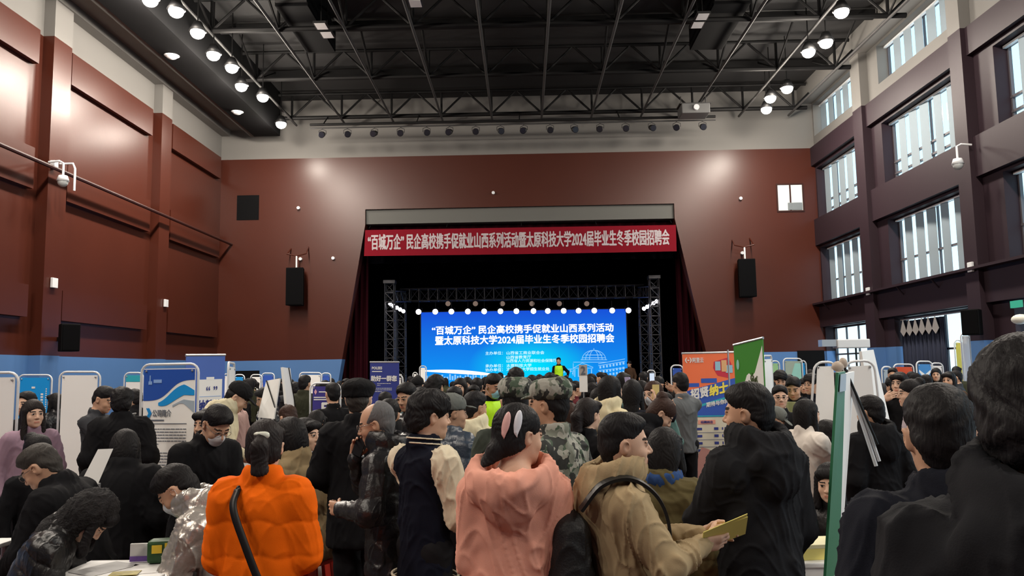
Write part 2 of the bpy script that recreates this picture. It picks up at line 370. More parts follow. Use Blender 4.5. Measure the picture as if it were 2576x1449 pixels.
# fan coil units hung in the roof, small panel lights
for lab, px0, px1, py, col in (('dark box ventilation unit with pale front in the roof on the left', 697, 782, 30, M_BLACK), ('dark box ventilation unit in the roof on the right', 1790, 1882, 25, M_BLACK)):
    a = atZ(px0, py, 10.55); b = atZ(px1, py, 10.55); w_ = b[0]-a[0]
    t = thing('ventilation_unit', lab, 'ventilation unit', (a[0], a[1], 10.6))
    MB().box((0, -.2, 0), (w_, 2.6, .7)).build('casing', M_BLACK, t, bevel=.02)
    MB().box((.03, -.26, .08), (w_-.03, -.2, .62)).build('grille', M_PURLIN, t)
    MB().cyl((.1, 0, .7), (.1, 0, .92), .015).build('hanger', M_STEEL, t); MB().cyl((w_-.1, 2.2, .7), (w_-.1, 2.2, .9), .015).build('hanger', M_STEEL, t)
for lab, px, py in (('small white square panel light, upper of the two beside the left ventilation unit', 808, 66), ('small white square panel light, lower of the two beside the left ventilation unit', 823, 88),
                    ('small white square panel light, upper of the two beside the right ventilation unit', 1767, 42), ('small white square panel light, lower of the two beside the right ventilation unit', 1755, 63),
                    ('white square panel light high in the middle of the roof', 1045, 9)):
    a = atZ(px, py, 10.3); t = thing('panel_light', lab, 'ceiling light', a, 0, 'small square roof lights')
    MB().box((-.16, -.2, 0), (.16, .2, .05)).build('frame', M_BLKMET, t); MB().box((-.13, -.17, -.01), (.13, .17, 0)).build('diffuser', mat('grey_white_diffuser', (.62, .6, .6), .6), t)
    MB().cyl((0, 0, .05), (0, 0, 1.22), .012).build('hanger', M_STEEL, t)
# floodlights
E_LAMP = emit('floodlight_lens', (1.0, .97, .90), 14.0)
def flood(x, y, z, lab, power, grp='ceiling floodlights'):
    t = thing('floodlight', lab, 'floodlight', (x, y, z), 0, grp)
    MB().cyl((0, 0, .03), (0, 0, .26), .20, .09, 20).build('housing', M_BLKMET, t, True)
    MB().ball((0, 0, .0), (.165, .165, .15), 18, 10).build('lens', E_LAMP, t, True)
    MB().cyl((0, 0, .26), (0, 0, ZC-z+.02), .015, seg=6).build('hanger', M_STEEL, t)
    lamp_light((x, y, z-.03), power)
ordl = ['nearest the stage wall', 'second from the stage wall', 'third from the stage wall', 'fourth from the stage wall', 'fifth from the stage wall', 'sixth from the stage wall', 'seventh from the stage wall', 'cut by the top of the picture']
LL = [(707, 312), (661, 244), (607, 217), (583, 170), (537, 138), (497, 82), (443, 28), (378, 0)]
RL = [(1928, 275), (1938, 247), (1980, 223), (2034, 131), (2078, 107), (2117, 30)]
for i, (px, py) in enumerate(LL):
    a = atZ(px, py, 9.9); flood(a[0], a[1], 9.9, 'lit ceiling floodlight in the left row, %s' % ordl[i], LAMP_W)
for i, (px, py) in enumerate(RL):
    a = atZ(px, py, 9.9); flood(a[0], a[1], 9.9, 'lit ceiling floodlight in the right row, %s' % ordl[i], LAMP_W)
for y in (13.6, 10.4, 7.2, 4.0, .8, -2.4, -5.6):
    for x in (-7.6, 7.6): flood(x, y, 9.9, 'lit ceiling floodlight over the near half of the hall', LAMP_W*1.5, 'floodlights over the near half of the hall')
# smoke domes on the black strip
for lab, px, py in (('white dome detector under the black ceiling strip, nearer one', 432, 142), ('white dome detector under the black ceiling strip, farther one', 597, 283)):
    a = atZ(px, py, 9.96); o = MB().cyl((0, 0, .03), (0, 0, 0), .19, .14, 16).ball((0, 0, 0), (.13, .13, .06), 14, 8).build('ceiling_detector', M_MET, None, True); o.location = a; o.location.z = 9.95
    tag(o, lab, 'detector', 'ceiling detectors')
# lighting bar with sixteen par lamps
YBAR = 25.5
t = thing('lighting_bar', 'long black lighting bar hung before the white stage wall', 'lighting bar', (0, YBAR, 9.97))
MB().cyl((-6.93, 0, .06), (6.44, 0, .06), .045, seg=8).build('upper_bar', M_STEEL, t)
MB().cyl((-6.93, 0, -.06), (6.44, 0, -.06), .022, seg=8).build('lower_bar', M_PURLIN, t)
for x in (-6.5, -3.4, 0, 3.3, 6.2): MB().cyl((x, 0, .06), (x, .65, .52), .02, seg=6).build('hanger', M_STEEL, t)
BL = [811, 874, 942, 1008, 1073, 1131, 1197, 1259, 1318, 1384, 1445, 1510, 1574, 1640, 1703, 1768]
num = ['first', 'second', 'third', 'fourth', 'fifth', 'sixth', 'seventh', 'eighth', 'ninth', 'tenth', 'eleventh', 'twelfth', 'thirteenth', 'fourteenth', 'fifteenth', 'sixteenth']
for i, px in enumerate(BL):
    x = atY(px, 330, YBAR)[0]
    t = thing('par_lamp', 'unlit black stage lamp under the lighting bar, %s from the left' % num[i], 'stage lamp', (x, YBAR, 9.7), .3*math.sin(i*2.1), 'unlit lamps on the lighting bar')
    MB().cyl((0, .06, .02), (0, -.12, -.05), .085, .11, 14).ball((0, .06, .02), .088, 12, 8).build('lamp_body', M_BLKMET, t, True)
    MB().cyl((0, -.12, -.05), (0, -.125, -.052), .095, seg=14).build('lens', mat('dark_lens', (.012, .012, .018), .2), t)
    MB().tube([(-.12, 0, 0), (-.12, 0, .12), (0, 0, .17), (.12, 0, .12), (.12, 0, 0)], .012, 6).cyl((0, 0, .17), (0, 0, .22), .02, seg=6).build('yoke', M_PURLIN, t)
a = atY(1745, 280, 24.9)
t = thing('projector', 'grey projector hung at the right end of the lighting bar', 'projector', a)
MB().box((-.45, -.35, -.16), (.45, .35, .16)).build('casing', mat('grey_plastic', (.10, .10, .10), .5), t, bevel=.03)
MB().cyl((0, -.35, 0), (0, -.44, 0), .09, seg=14).build('lens', mat('bright_lens', (.6, .6, .62), .2), t)
MB().box((-.5, -.3, .16), (.5, .3, .19)).cyl((-.4, 0, .18), (-.4, 0, .5), .015).cyl((.4, 0, .18), (.4, 0, .5), .015).build('mount_frame', M_PURLIN, t)

# ------------------------------------------------------------------ wall fittings
def pipe(lab, p, q, r, m_, name='wall_pipe'):
    return tag(MB().cyl(p, q, r, seg=8).build(name, m_), lab, 'pipe')
pa = atX(0, 366, -10.12); pb = atX(583, 614, -10.12); zz = (pa[2]+pb[2])/2
o = pipe('long red-brown pipe rail crossing the left wall', (-10.12, 12, zz), (-10.12, YB, zz), .045, M_REDD)
pr = atX(2540, 663, 10.0)
t = thing('cable_tray', 'red ledge tray tinted as if backlit, running below the second-storey windows', 'cable tray', (0, 0, 3.92))
MB().box((9.92, 12, -.03), (10.14, YB, .03)).build('tray', M_RED_BACKLIT, t)
for y in (14.5, 19.4, 21.2, 24.6, 26.4): MB().cyl((9.95, y, -.03), (10.13, y, -.25), .02, seg=6).build('bracket', M_RED_BACKLIT, t)
o = pipe('dark vertical red drain pipe at the far left of the blue wainscot', (-10.45, 15.6, 0), (-10.45, 15.6, 3.0), .05, M_REDD)
for lab, pts, X in (('white box on the nearer left pilaster', (133, 712), -10.29), ('white box on the farther left pilaster', (415, 763), -10.29)):
    a = atX(*pts, X); tag(MB().box((X, a[1]-.10, a[2]-.11), (X+.06, a[1]+.10, a[2]+.11)).build('junction_box', M_MET, None, bevel=.01), lab, 'junction box')
for lab, pts, X in (('white box on the window wall beside the middle second-storey window', (2445, 672), 10.02), ('white box on the window wall beside the farther second-storey window', (2186, 733), 10.02)):
    a = atX(*pts, X); tag(MB().box((X-.06, a[1]-.09, a[2]-.11), (X, a[1]+.09, a[2]+.11)).build('junction_box', M_MET, None, bevel=.01), lab, 'junction box')
# dome cameras on goosenecks
def dome(lab, a, sgn):
    t = thing('dome_camera', lab, 'security camera', a)
    MB().tube([(-.33*sgn, 0, .45), (-.1*sgn, 0, .47), (0, 0, .42), (0, 0, .12)], .025, 8).build('bracket', M_MET, t)
    MB().cyl((0, 0, .14), (0, 0, .02), .09, .13, 16).build('housing', M_MET, t, True)
    MB().ball((0, 0, .0), .11, 14, 8).build('dome', mat('smoked_dome', (.4, .42, .42), .2), t, True)
a = atX(158, 458, -9.95); dome('white dome camera on a bracket at the nearer left pilaster', a, 1)
a = atX(2410, 415, 9.7); dome('grey dome camera on a bracket between the nearer window bays', a, -1)
a = atX(181, 480, -10.0); tag(MB().tube([(-10.3, a[1], a[2]+.62), (-10.0, a[1], a[2]+.62), (-9.95, a[1], a[2]+.5), (-9.95, a[1], a[2])], .025, 8).build('bent_pipe', M_MET), 'white bent pipe hanging beside the left dome camera', 'pipe')
a = atX(133, 415, -10.28); tag(MB().box((-10.3, a[1]-.07, a[2]-.09), (-10.2, a[1]+.07, a[2]+.09)).build('sensor_box', M_MET), 'small white sensor above the left pipe rail', 'sensor')
# loudspeakers
def speaker(lab, x0, x1, z0, z1, y, d, rz=0, arms=True):
    w_ = x1-x0; h_ = z1-z0
    t = thing('loudspeaker', lab, 'loudspeaker', ((x0+x1)/2, y, z0), rz)
    MB().prism([(-w_/2, 0), (w_/2, 0), (w_*.36, d), (-w_*.36, d)], 0, h_, axis='z').build('cabinet', M_BLACK, t, bevel=.02)
    MB().box((-w_/2+.03, -.015, .03), (w_/2-.03, 0, h_-.03)).build('grille', mat('speaker_grille', (.003, .003, .0035), .8, spec=.05), t)
    if arms:
        MB().cyl((0, d*.5, h_), (0, d*.5, h_+.42), .03, seg=8).build('hanging_rod', M_MET, t)
        MB().tube([(-.3, YB-y+.02, h_+.75), (-.33, d*.5, h_+.5), (0, d*.5, h_+.42), (.33, d*.5, h_+.5), (.3, YB-y+.02, h_+.8)], .022, 6).build('bracket', M_RED, t)
    else: MB().box((-.05, d-.02, h_*.4), (.05, d+.45, h_*.55)).build('bracket', M_BLKMET, t)
p = atY(721, 674, 26.8); q = atY(764, 768, 26.8); speaker('tall black loudspeaker hung on the wall left of the stage', p[0], q[0], q[2], p[2], 26.7, .45)
p = atY(1855, 652, 26.8); q = atY(1903, 747, 26.8); speaker('tall black loudspeaker hung on the wall right of the stage', p[0], q[0], q[2], p[2], 26.7, .45)
p = atX(125, 885, -10.0); q = atX(168, 826, -9.8); speaker('black loudspeaker on the nearer left pilaster above the blue wainscot', -10.0, -9.6, 2.4, 3.0, 17.1, .3, .9, False)
a = atX(2447, 808, 9.75); speaker('black loudspeaker on the pier right of the navy curtain', 9.5, 9.88, a[2]-.30, a[2]+.26, a[1], .3, -.9, False)
k = 0
for lab, px, py in (('small white sensor high on the wall above the left loudspeaker', 752, 524), ('small white sensor on the wall right of the left loudspeaker', 839, 650), ('small white sensor touching the left loudspeaker rod', 757, 652), ('small white sensor centred above the stage opening', 1241, 486), ('small white sensor below the control-room window', 1862, 500), ('small white sensor left of the right loudspeaker rod', 1866, 637)):
    a = atY(px, py, YB); tag(MB().cyl((a[0], YB, a[2]), (a[0], YB-.1, a[2]), .055, seg=12).build('wall_sensor', M_MET), lab, 'sensor', 'small white wall sensors')
a = atX(2557, 765, 9.9); t = thing('exit_sign', 'green lit exit sign at the right edge of the picture', 'sign', a)
MB().box((-.03, -.16, -.07), (.03, .16, .07)).build('sign_box', emit('green_sign', (.08, .55, .35), .7), t); MB().box((.03, -.02, -.02), (.42, .02, .02)).build('bracket', M_BLKMET, t)
a = atX(2566, 803, 9.7); t = thing('wall_lamp', 'white oval wall lamp below the exit sign', 'wall lamp', a)
MB().ball((0, 0, 0), (.12, .22, .10), 14, 8).build('shade', mat('cream_shade', (.7, .7, .62), .5), t, True); MB().box((0, -.05, -.05), (.3, .05, .05)).build('bracket', M_MET, t)

# ------------------------------------------------------------------ STAGE
SZ = 0.62
struct(MB().box((-6.9, YB+.5, 0), (6.9, 37, SZ)).build('floor_stage', M_BLACK))
m = MB(); m.box((-7.3, YB+.5, 0), (-6.95, 37, 9.2)); m.box((6.95, YB+.5, 0), (7.3, 37, 9.2)); m.box((-7.3, 37, 0), (7.3, 37.3, 9.2)); m.box((-7.3, YB+.5, 9.2), (7.3, 37.3, 9.4))
struct(m.build('wall_stage', M_BLKCLOTH))
struct(MB().box((-6.62, YB-.02, 0), (6.68, YB+.5, SZ)).build('trim_%d' % n, M_BLACK)); n += 1
def curtain(lab, x0, x1, y, z0, z1, folds, amp, m_, slant=0.0):
    g = MB(); N = folds*6
    f = lambda i: y + amp*math.sin(2*PI*folds*i/N) + amp*.4*math.sin(2*PI*folds*.37*i/N)
    for i in range(N):
        a, b = x0+(x1-x0)*i/N, x0+(x1-x0)*(i+1)/N
        g.quad((a, f(i), z0), (b, f(i+1), z0), (b, f(i+1), z1), (a, f(i), z1))
    return tag(g.build('stage_curtain', m_, None, True), lab, 'curtain')
curtain('maroon stage curtain gathered at the left side of the stage', -6.9, -5.50, YB+.85, SZ, 7.4, 7, .07, M_CURT)
curtain('maroon stage curtain gathered at the right side of the stage', 5.45, 6.9, YB+.85, SZ, 7.4, 7, .07, M_CURT)
curtain('dark maroon pelmet above the stage banner', -6.0, 6.0, YB+.55, 6.3, 7.1, 30, .04, M_CURT)
curtain('black masking drape behind the stage banner', -6.9, 6.9, YB+1.1, 5.75, 9.1, 20, .08, M_BLKCLOTH)
# banner
bl = atY(917, 645, YB+.02); brr = atY(1701, 633, YB+.02); tl_ = atY(920, 580, YB+.02); tr_ = atY(1699, 567, YB+.02)
t = thing('stage_banner', 'red cloth banner with white characters over the stage opening', 'banner', (0, 0, 0))
YBN = YB-.06
g = MB(); N = 40
for i in range(N):
    u0, u1 = i/N, (i+1)/N; s0 = -.05*math.sin(PI*u0); s1 = -.05*math.sin(PI*u1)
    A = bl+(brr-bl)*u0; B_ = bl+(brr-bl)*u1; C_ = tl_+(tr_-tl_)*u1; D = tl_+(tr_-tl_)*u0
    g.quad((A[0], YBN, A[2]+s0*.3), (B_[0], YBN, B_[2]+s1*.3), (C_[0], YBN, C_[2]), (D[0], YBN, D[2]), .012)
g.build('banner_cloth', mat('red_banner_cloth', (.165, .004, .012), .75, .10, 1.2, spec=.1), t)
for x_ in (-5.3, -2.6, 0, 2.6, 5.2): MB().cyl((x_, YBN, 6.84), (x_, YB+.3, 7.05), .012, seg=6).build('tie_cord', M_BLKMET, t)
M_TXT = mat('white_print', (.40, .35, .37), .6, .05, 4)
a = atY(926, 629, YBN-.01); b = atY(1684, 616, YBN-.01); c = atY(926, 590, YBN-.01)
lettering('“百城万企” 民企高校携手促就业山西系列活动暨太原科技大学2024届毕业生冬季校园招聘会', a, b, c, M_TXT, t, .022)
# led wall
YS = 33.0
sx0, sx1, sz0, sz1 = -4.24, 4.27, .78, 4.31
t = thing('led_screen', 'large blue led screen showing the job fair title on stage', 'screen', (0, YS, 0))
MB().box((sx0-.05, .02, SZ), (sx1+.05, .3, sz1+.04)).build('cabinet', M_BLKMET, t)
mm = bpy.data.materials.new('led_picture'); mm.use_nodes = True; nt = mm.node_tree; nt.nodes.clear()
out = nt.nodes.new('ShaderNodeOutputMaterial'); em = nt.nodes.new('ShaderNodeEmission'); nt.links.new(em.outputs[0], out.inputs[0])
tc = nt.nodes.new('ShaderNodeTexCoord'); sp = nt.nodes.new('ShaderNodeSeparateXYZ'); nt.links.new(tc.outputs['Object'], sp.inputs[0])
def mth(op, a, b=None, cl=False):
    nd = nt.nodes.new('ShaderNodeMath'); nd.operation = op; nd.use_clamp = cl
    for i, v in enumerate((a, b)):
        if v is None: continue
        if isinstance(v, (int, float)): nd.inputs[i].default_value = v
        else: nt.links.new(v, nd.inputs[i])
    return nd.outputs[0]
def mix(f, c1, c2):
    nd = nt.nodes.new('ShaderNodeMix'); nd.data_type = 'RGBA'; nt.links.new(f, nd.inputs[0])
    for i, c_ in ((6, c1), (7, c2)):
        if isinstance(c_, tuple): nd.inputs[i].default_value = list(c_) + [1]
        else: nt.links.new(c_, nd.inputs[i])
    return nd.outputs[2]
X_, Z_ = sp.outputs['X'], sp.outputs['Z']
v = mth('DIVIDE', mth('SUBTRACT', Z_, sz0), sz1-sz0, True)
base = mix(v, (.004, .36, .98), (.010, .085, .70))
dx = mth('DIVIDE', mth('SUBTRACT', X_, .3), 2.6); dz = mth('DIVIDE', mth('SUBTRACT', Z_, 2.05), 1.3)
rad = mth('SUBTRACT', 1.0, mth('SQRT', mth('ADD', mth('MULTIPLY', dx, dx), mth('MULTIPLY', dz, dz))), True)
col = mix(rad, base, (.0, .80, 1.0))
nt.links.new(col, em.inputs[0]); em.inputs[1].default_value = 1.0
MB().quad((sx0, 0, sz0), (sx1, 0, sz0), (sx1, 0, sz1), (sx0, 0, sz1), .02).build('display', mm, t)
E_WH = emit('led_white', (1, .97, 1.0), 1.5); E_PALE = emit('led_pale_blue', (.30, .62, 1.0), 1.0); E_CY = emit('led_pale_cyan', (.62, .92, 1.0), 1.1)
def S_(px, py): p_ = atY(px, py, YS-.02); return np.array([p_[0], -.02, p_[2]])
lettering('“百城万企” 民企高校携手促就业山西系列活动', S_(1087, 842), S_(1543, 834), S_(1087, 821), E_WH, t, .03)
lettering('暨太原科技大学2024届毕业生冬季校园招聘会', S_(1095, 868), S_(1545, 861), S_(1095, 846), E_WH, t, .03)
for s_, x0, x1, y_ in (('主办单位：', 1221, 1265, 889), ('山西省工商业联合会', 1274, 1369, 888), ('山西省教育厅', 1274, 1336, 899), ('山西省人力资源和社会保障厅', 1274, 1400, 908), ('承办单位：', 1221, 1265, 921), ('太原科技大学', 1274, 1337, 920), ('协办单位：', 1221, 1265, 931), ('太原科技大学招生就业处', 1274, 1382, 929)):
    lettering(s_, S_(x0, y_+4), S_(x1, y_+3), S_(x0, y_-4.5), E_CY, t, .015)
# line drawing of a domed hall, pale sweep and skyline along the foot of the picture
g = MB(); L = lambda a, b, w=.7: g.cyl(S_(*a), S_(*b), w*.0165, seg=4)
cxx = 1494
for r_, yb in ((30, 905), (21, 905), (11, 905)):
    P = [(cxx+r_*math.cos(PI*i/12), yb-24*math.sin(PI*i/12)) for i in range(13)]
    for i in range(12): L(P[i], P[i+1])
for y_ in (905, 911, 900, 893):
    w_ = 33 if y_ > 903 else (28 if y_ > 896 else 22); L((cxx-w_, y_), (cxx+w_, y_), .8)
L((cxx, 881), (cxx, 876)); L((1442, 926), (1465, 913)); L((1465, 913), (1492, 924)); L((1442, 926), (1492, 926)); L((1442, 914), (1442, 945)); L((1442, 911), (1462, 911))
for x_ in (1446, 1455, 1466, 1477, 1488): L((x_, 928), (x_, 948), 1.1)
L((1505, 915), (1572, 903)); L((1505, 920), (1572, 909)); L((1505, 932), (1572, 925), .6)
for i in range(8):
    x_ = 1508+i*8.3; y_ = 921-i*1.45
    for k in (0, 12, 22): g.quad(S_(x_, y_+k+6), S_(x_+4.5, y_+k+6), S_(x_+4.5, y_+k), S_(x_, y_+k), .01)
for i in range(6): L((1405+i*7, 938+3*(i % 2)), (1408+i*7, 930+2*(i % 2)), 1.0)
L((1400, 931), (1440, 928)); L((1400, 936), (1440, 934))
g.build('domed_hall_drawing', E_PALE, t)
g = MB(); N = 20
for i in range(N):
    a, b = i/N, (i+1)/N; yy = lambda u: 933 + 9*u**2*1.6; th = lambda u: 1.2 + 3.6*math.sin(PI*min(1, u*1.1))
    xx = lambda u: 1064+215*u
    g.quad(S_(xx(a), yy(a)+th(a)), S_(xx(b), yy(b)+th(b)), S_(xx(b), yy(b)-th(b)), S_(xx(a), yy(a)-th(a)), .01)
g.build('light_sweep', E_WH, t)
g = MB(); rr = random.Random(3)
for i in range(30):
    x_ = 1065+i*6.5; h_ = 4+rr.random()*9; g.quad(S_(x_, 956), S_(x_+4, 956), S_(x_+4, 954-h_), S_(x_, 954-h_), .01)
g.build('skyline_drawing', E_PALE, t)
# gantry of box truss
def boxtruss(mb, p, q, s, r=.025, bays=None):
    p = np.array(p, float); q = np.array(q, float); d = q-p; Ln = np.linalg.norm(d); d /= Ln
    a = np.array([0, 0, 1.0]) if abs(d[2]) < .9 else np.array([0, 1.0, 0]); u = np.cross(d, a); u /= np.linalg.norm(u); w = np.cross(u, d)
    cs = [(-s, -s), (s, -s), (s, s), (-s, s)]; nb = bays or max(2, int(Ln/(2*s)))
    for c1, c2 in cs: mb.cyl(p+u*c1+w*c2, q+u*c1+w*c2, r, seg=6)
    for i in range(nb):
        t0, t1 = p+d*Ln*i/nb, p+d*Ln*(i+1)/nb
        for j in range(4):
            c1, c2 = cs[j], cs[(j+1) % 4]
            mb.cyl(t0+u*c1[0]+w*c1[1], t0+u*c2[0]+w*c2[1], r*.7, seg=5)
            A, B_ = (c1, c2) if i % 2 else (c2, c1); mb.cyl(t0+u*A[0]+w*A[1], t1+u*B_[0]+w*B_[1], r*.6, seg=5)
t = thing('stage_gantry', 'dark aluminium truss gantry framing the led screen', 'gantry', (0, 0, 0))
M_TR = mat('dull_truss_metal', (.07, .07, .08), .4, .15, 4, metal=.5)
YG0, YG1 = 30.0, 31.6
lx = atY(981, 800, YG0)[0]; rx = atY(1648, 800, YG0)[0]
for x_ in (lx, rx):
    g = MB(); boxtruss(g, (x_, YG0, SZ), (x_, YG0, 5.2), .17); g.box((x_-.22, YG0-.22, 5.2), (x_+.22, YG0+.22, 5.32)); g.build('tower', M_TR, t)
    g = MB(); boxtruss(g, (x_*.965, YG1, SZ), (x_*.965, YG1, 5.0), .17); g.build('tower', M_TR, t)
    g = MB(); boxtruss(g, (x_, YG0, 4.72), (x_*.965, YG1, 4.85), .2); g.build('side_beam', M_TR, t)
g = MB(); boxtruss(g, (lx*.965, YG1, 4.9), (rx*.965, YG1, 4.9), .24, bays=26); g.build('cross_beam', M_TR, t)
E_ST = emit('stage_lamp_lens', (1.0, .93, 1.0), 7.0)
def stagelamp(lab, x, y, z, r, lens, grp, tilt=0.0):
    t = thing('stage_lamp', lab, 'stage lamp', (x, y, z), 0, grp)
    MB().cyl((0, .22, .04), (0, 0, 0), r*.7, r*1.1, 14).build('lamp_body', M_BLKMET, t, True)
    MB().cyl((0, -.004, 0), (0, -.02, 0), r, seg=18).build('lens', lens, t)
    MB().tube([(-r*1.2, .1, 0), (-r*1.2, .1, r*1.4), (r*1.2, .1, r*1.4), (r*1.2, .1, 0)], .012, 6).cyl((0, .1, r*1.4), (0, .1, r*1.4+.25), .012, seg=6).build('yoke', M_BLKMET, t)
SLX = [1053, 1095, 1135.5, 1177, 1218, 1259, 1299, 1342, 1378, 1418, 1455.5, 1495, 1540, 1581]
for i, px in enumerate(SLX):
    a = atY(px, 784.5-3.5*i/13, 30.9); stagelamp('bright stage lamp over the screen top, %s from the left' % num[i], a[0], a[1], a[2], .105, E_ST, 'bright lamps along the screen top')
for i, px in enumerate((1127, 1196, 1264, 1338, 1407, 1476)):
    a = atY(px, 764, 31.3); stagelamp('dim stage lamp under the gantry beam, %s from the left' % num[i], a[0], a[1], a[2], .10, emit('dim_lens', (.5, .35, .28), .4), 'dim lamps under the gantry')
for i in range(5):
    a = atY(982+8.2*i, 765+4.5*i, 30.2+.28*i); stagelamp('white stage lamp on the left gantry arm, %s from the front' % num[i], a[0], a[1], a[2], .075, E_ST, 'lamps on the left gantry arm')
    a = atY(1652-8.0*i, 758+4.6*i, 30.2+.28*i); stagelamp('white stage lamp on the right gantry arm, %s from the front' % num[i], a[0], a[1], a[2], .075, E_ST, 'lamps on the right gantry arm')
# ================================================================== FIGURES: implicit surfaces meshed with surface nets
def rot(ax, a):
    c, s = math.cos(a), math.sin(a)
    return np.array({'x': [[1,0,0],[0,c,-s],[0,s,c]], 'y': [[c,0,s],[0,1,0],[-s,0,c]], 'z': [[c,-s,0],[s,c,0],[0,0,1]]}[ax], float)
V = lambda *a: np.array(a, float)
def unit(v): return v/max(np.linalg.norm(v), 1e-9)
class Fr:
    def __init__(s, o, R): s.o = np.array(o, float); s.R = np.array(R, float)
    def p(s, x, y, z): return s.o + s.R @ np.array([x, y, z], float)
    def d(s, x, y, z): return s.R @ np.array([x, y, z], float)
def cap(a, b, ra, rb=None, k=.02, op='u', sq=None): return ('cap', np.array(a, float), np.array(b, float), ra, ra if rb is None else rb, k, op, sq)
def ell(c, r, R=None, k=.02, op='u'):
    if R is None: R = np.eye(3)
    sc = np.linalg.norm(R[:, 0]); return ('ell', np.array(c, float), np.array(r, float)*sc, R/sc, k, op)
def tor(c, R, r0, r1, zs=1.0, k=.02, op='u', ys=1.0):
    sc = np.linalg.norm(R[:, 0]); R = R/sc; r0 *= sc; return ('tor', np.array(c, float), R, r0, r1, k, op, zs, ys)
def half(p, nrm, k=.015): return ('half', np.array(p, float), unit(np.array(nrm, float)), k, 'i')
def bbox(q):
    if q[0] == 'cap': r = max(q[3], q[4]); return np.minimum(q[1], q[2])-r, np.maximum(q[1], q[2])+r
    if q[0] == 'ell': e = np.sqrt(((q[3]*q[2])**2).sum(1)); return q[1]-e, q[1]+e
    r = q[3]+q[4]; e = np.abs(q[2]) @ np.array([r, r*max(1, q[8]), q[4]*q[7]]); return q[1]-e-.005, q[1]+e+.005
def dist(q, x, y, z):
    if q[0] == 'cap':
        a, b, ra, rb, sq = q[1], q[2], q[3], q[4], q[7]
        px, py, pz = x-a[0], y-a[1], z-a[2]; ba = b-a; L2 = max(float(ba@ba), 1e-9)
        t = np.clip((px*ba[0]+py*ba[1]+pz*ba[2])/L2, 0, 1); dx, dy, dz = px-t*ba[0], py-t*ba[1], pz-t*ba[2]
        if sq is not None:
            n, f = sq; dn = dx*n[0]+dy*n[1]+dz*n[2]; g = (1/f-1)*dn; dx, dy, dz = dx+g*n[0], dy+g*n[1], dz+g*n[2]
            return (np.sqrt(dx*dx+dy*dy+dz*dz)-(ra+(rb-ra)*t))*(f if f < 1 else 1.0)*1.15
        return np.sqrt(dx*dx+dy*dy+dz*dz)-(ra+(rb-ra)*t)
    if q[0] == 'ell':
        c, r, R = q[1], q[2], q[3]; px, py, pz = x-c[0], y-c[1], z-c[2]
        u = [(R[0,i]*px+R[1,i]*py+R[2,i]*pz)/r[i] for i in range(3)]
        k0 = np.sqrt(u[0]**2+u[1]**2+u[2]**2); k1 = np.sqrt((u[0]/r[0])**2+(u[1]/r[1])**2+(u[2]/r[2])**2)+1e-6
        return k0*(k0-1)/k1
    c, R = q[1], q[2]; px, py, pz = x-c[0], y-c[1], z-c[2]
    u = [R[0,i]*px+R[1,i]*py+R[2,i]*pz for i in range(3)]
    w = np.sqrt(u[0]**2+(u[1]/q[8])**2)-q[3]; return np.sqrt(w*w+(u[2]/q[7])**2)-q[4]
def smin(a, b, k):
    h = np.maximum(k-np.abs(a-b), 0)/k; return np.minimum(a, b)-h*h*k*.25
def sdf_mesh(prims, h):
    us = [q for q in prims if q[-1] != 'i' and (q[6] if q[0] != 'ell' else q[5]) == 'u']
    bb = [bbox(q) for q in us]; lo = np.min([b[0] for b in bb], 0)-3*h; hi = np.max([b[1] for b in bb], 0)+3*h
    n = np.ceil((hi-lo)/h).astype(int)+1
    ax = [(lo[i]+h*np.arange(n[i])).astype(np.float32) for i in range(3)]
    BIG = .06; F = np.full(n, BIG, np.float32)
    for q in prims:
        if q[0] == 'half':
            p, nr, k = q[1], q[2], q[3]
            d = ((ax[0]-p[0])*nr[0])[:, None, None]+((ax[1]-p[1])*nr[1])[None, :, None]+((ax[2]-p[2])*nr[2])[None, None, :]
            F = -smin(-F, -d.astype(np.float32), k); continue
        k = q[5] if q[0] != 'ell' else q[4]; op = q[6] if q[0] != 'ell' else q[5]
        b0, b1 = bbox(q); pad = max(k, 2*h)+h
        i0 = np.clip(((b0-pad-lo)/h).astype(int), 0, n); i1 = np.clip(np.ceil((b1+pad-lo)/h).astype(int)+1, 0, n)
        if (i1 <= i0).any(): continue
        sl = tuple(slice(i0[i], i1[i]) for i in range(3))
        d = dist(q, ax[0][sl[0]][:, None, None], ax[1][sl[1]][None, :, None], ax[2][sl[2]][None, None, :]).astype(np.float32)
        if op == 'u': F[sl] = smin(F[sl], d, k)
        else: F[sl] = -smin(-F[sl], d, k)
    return nets(F, lo, h)
CORN = [(0,0,0),(1,0,0),(0,1,0),(1,1,0),(0,0,1),(1,0,1),(0,1,1),(1,1,1)]
EDG = [(a, b) for a in range(8) for b in range(a+1, 8) if bin(a ^ b).count('1') == 1]
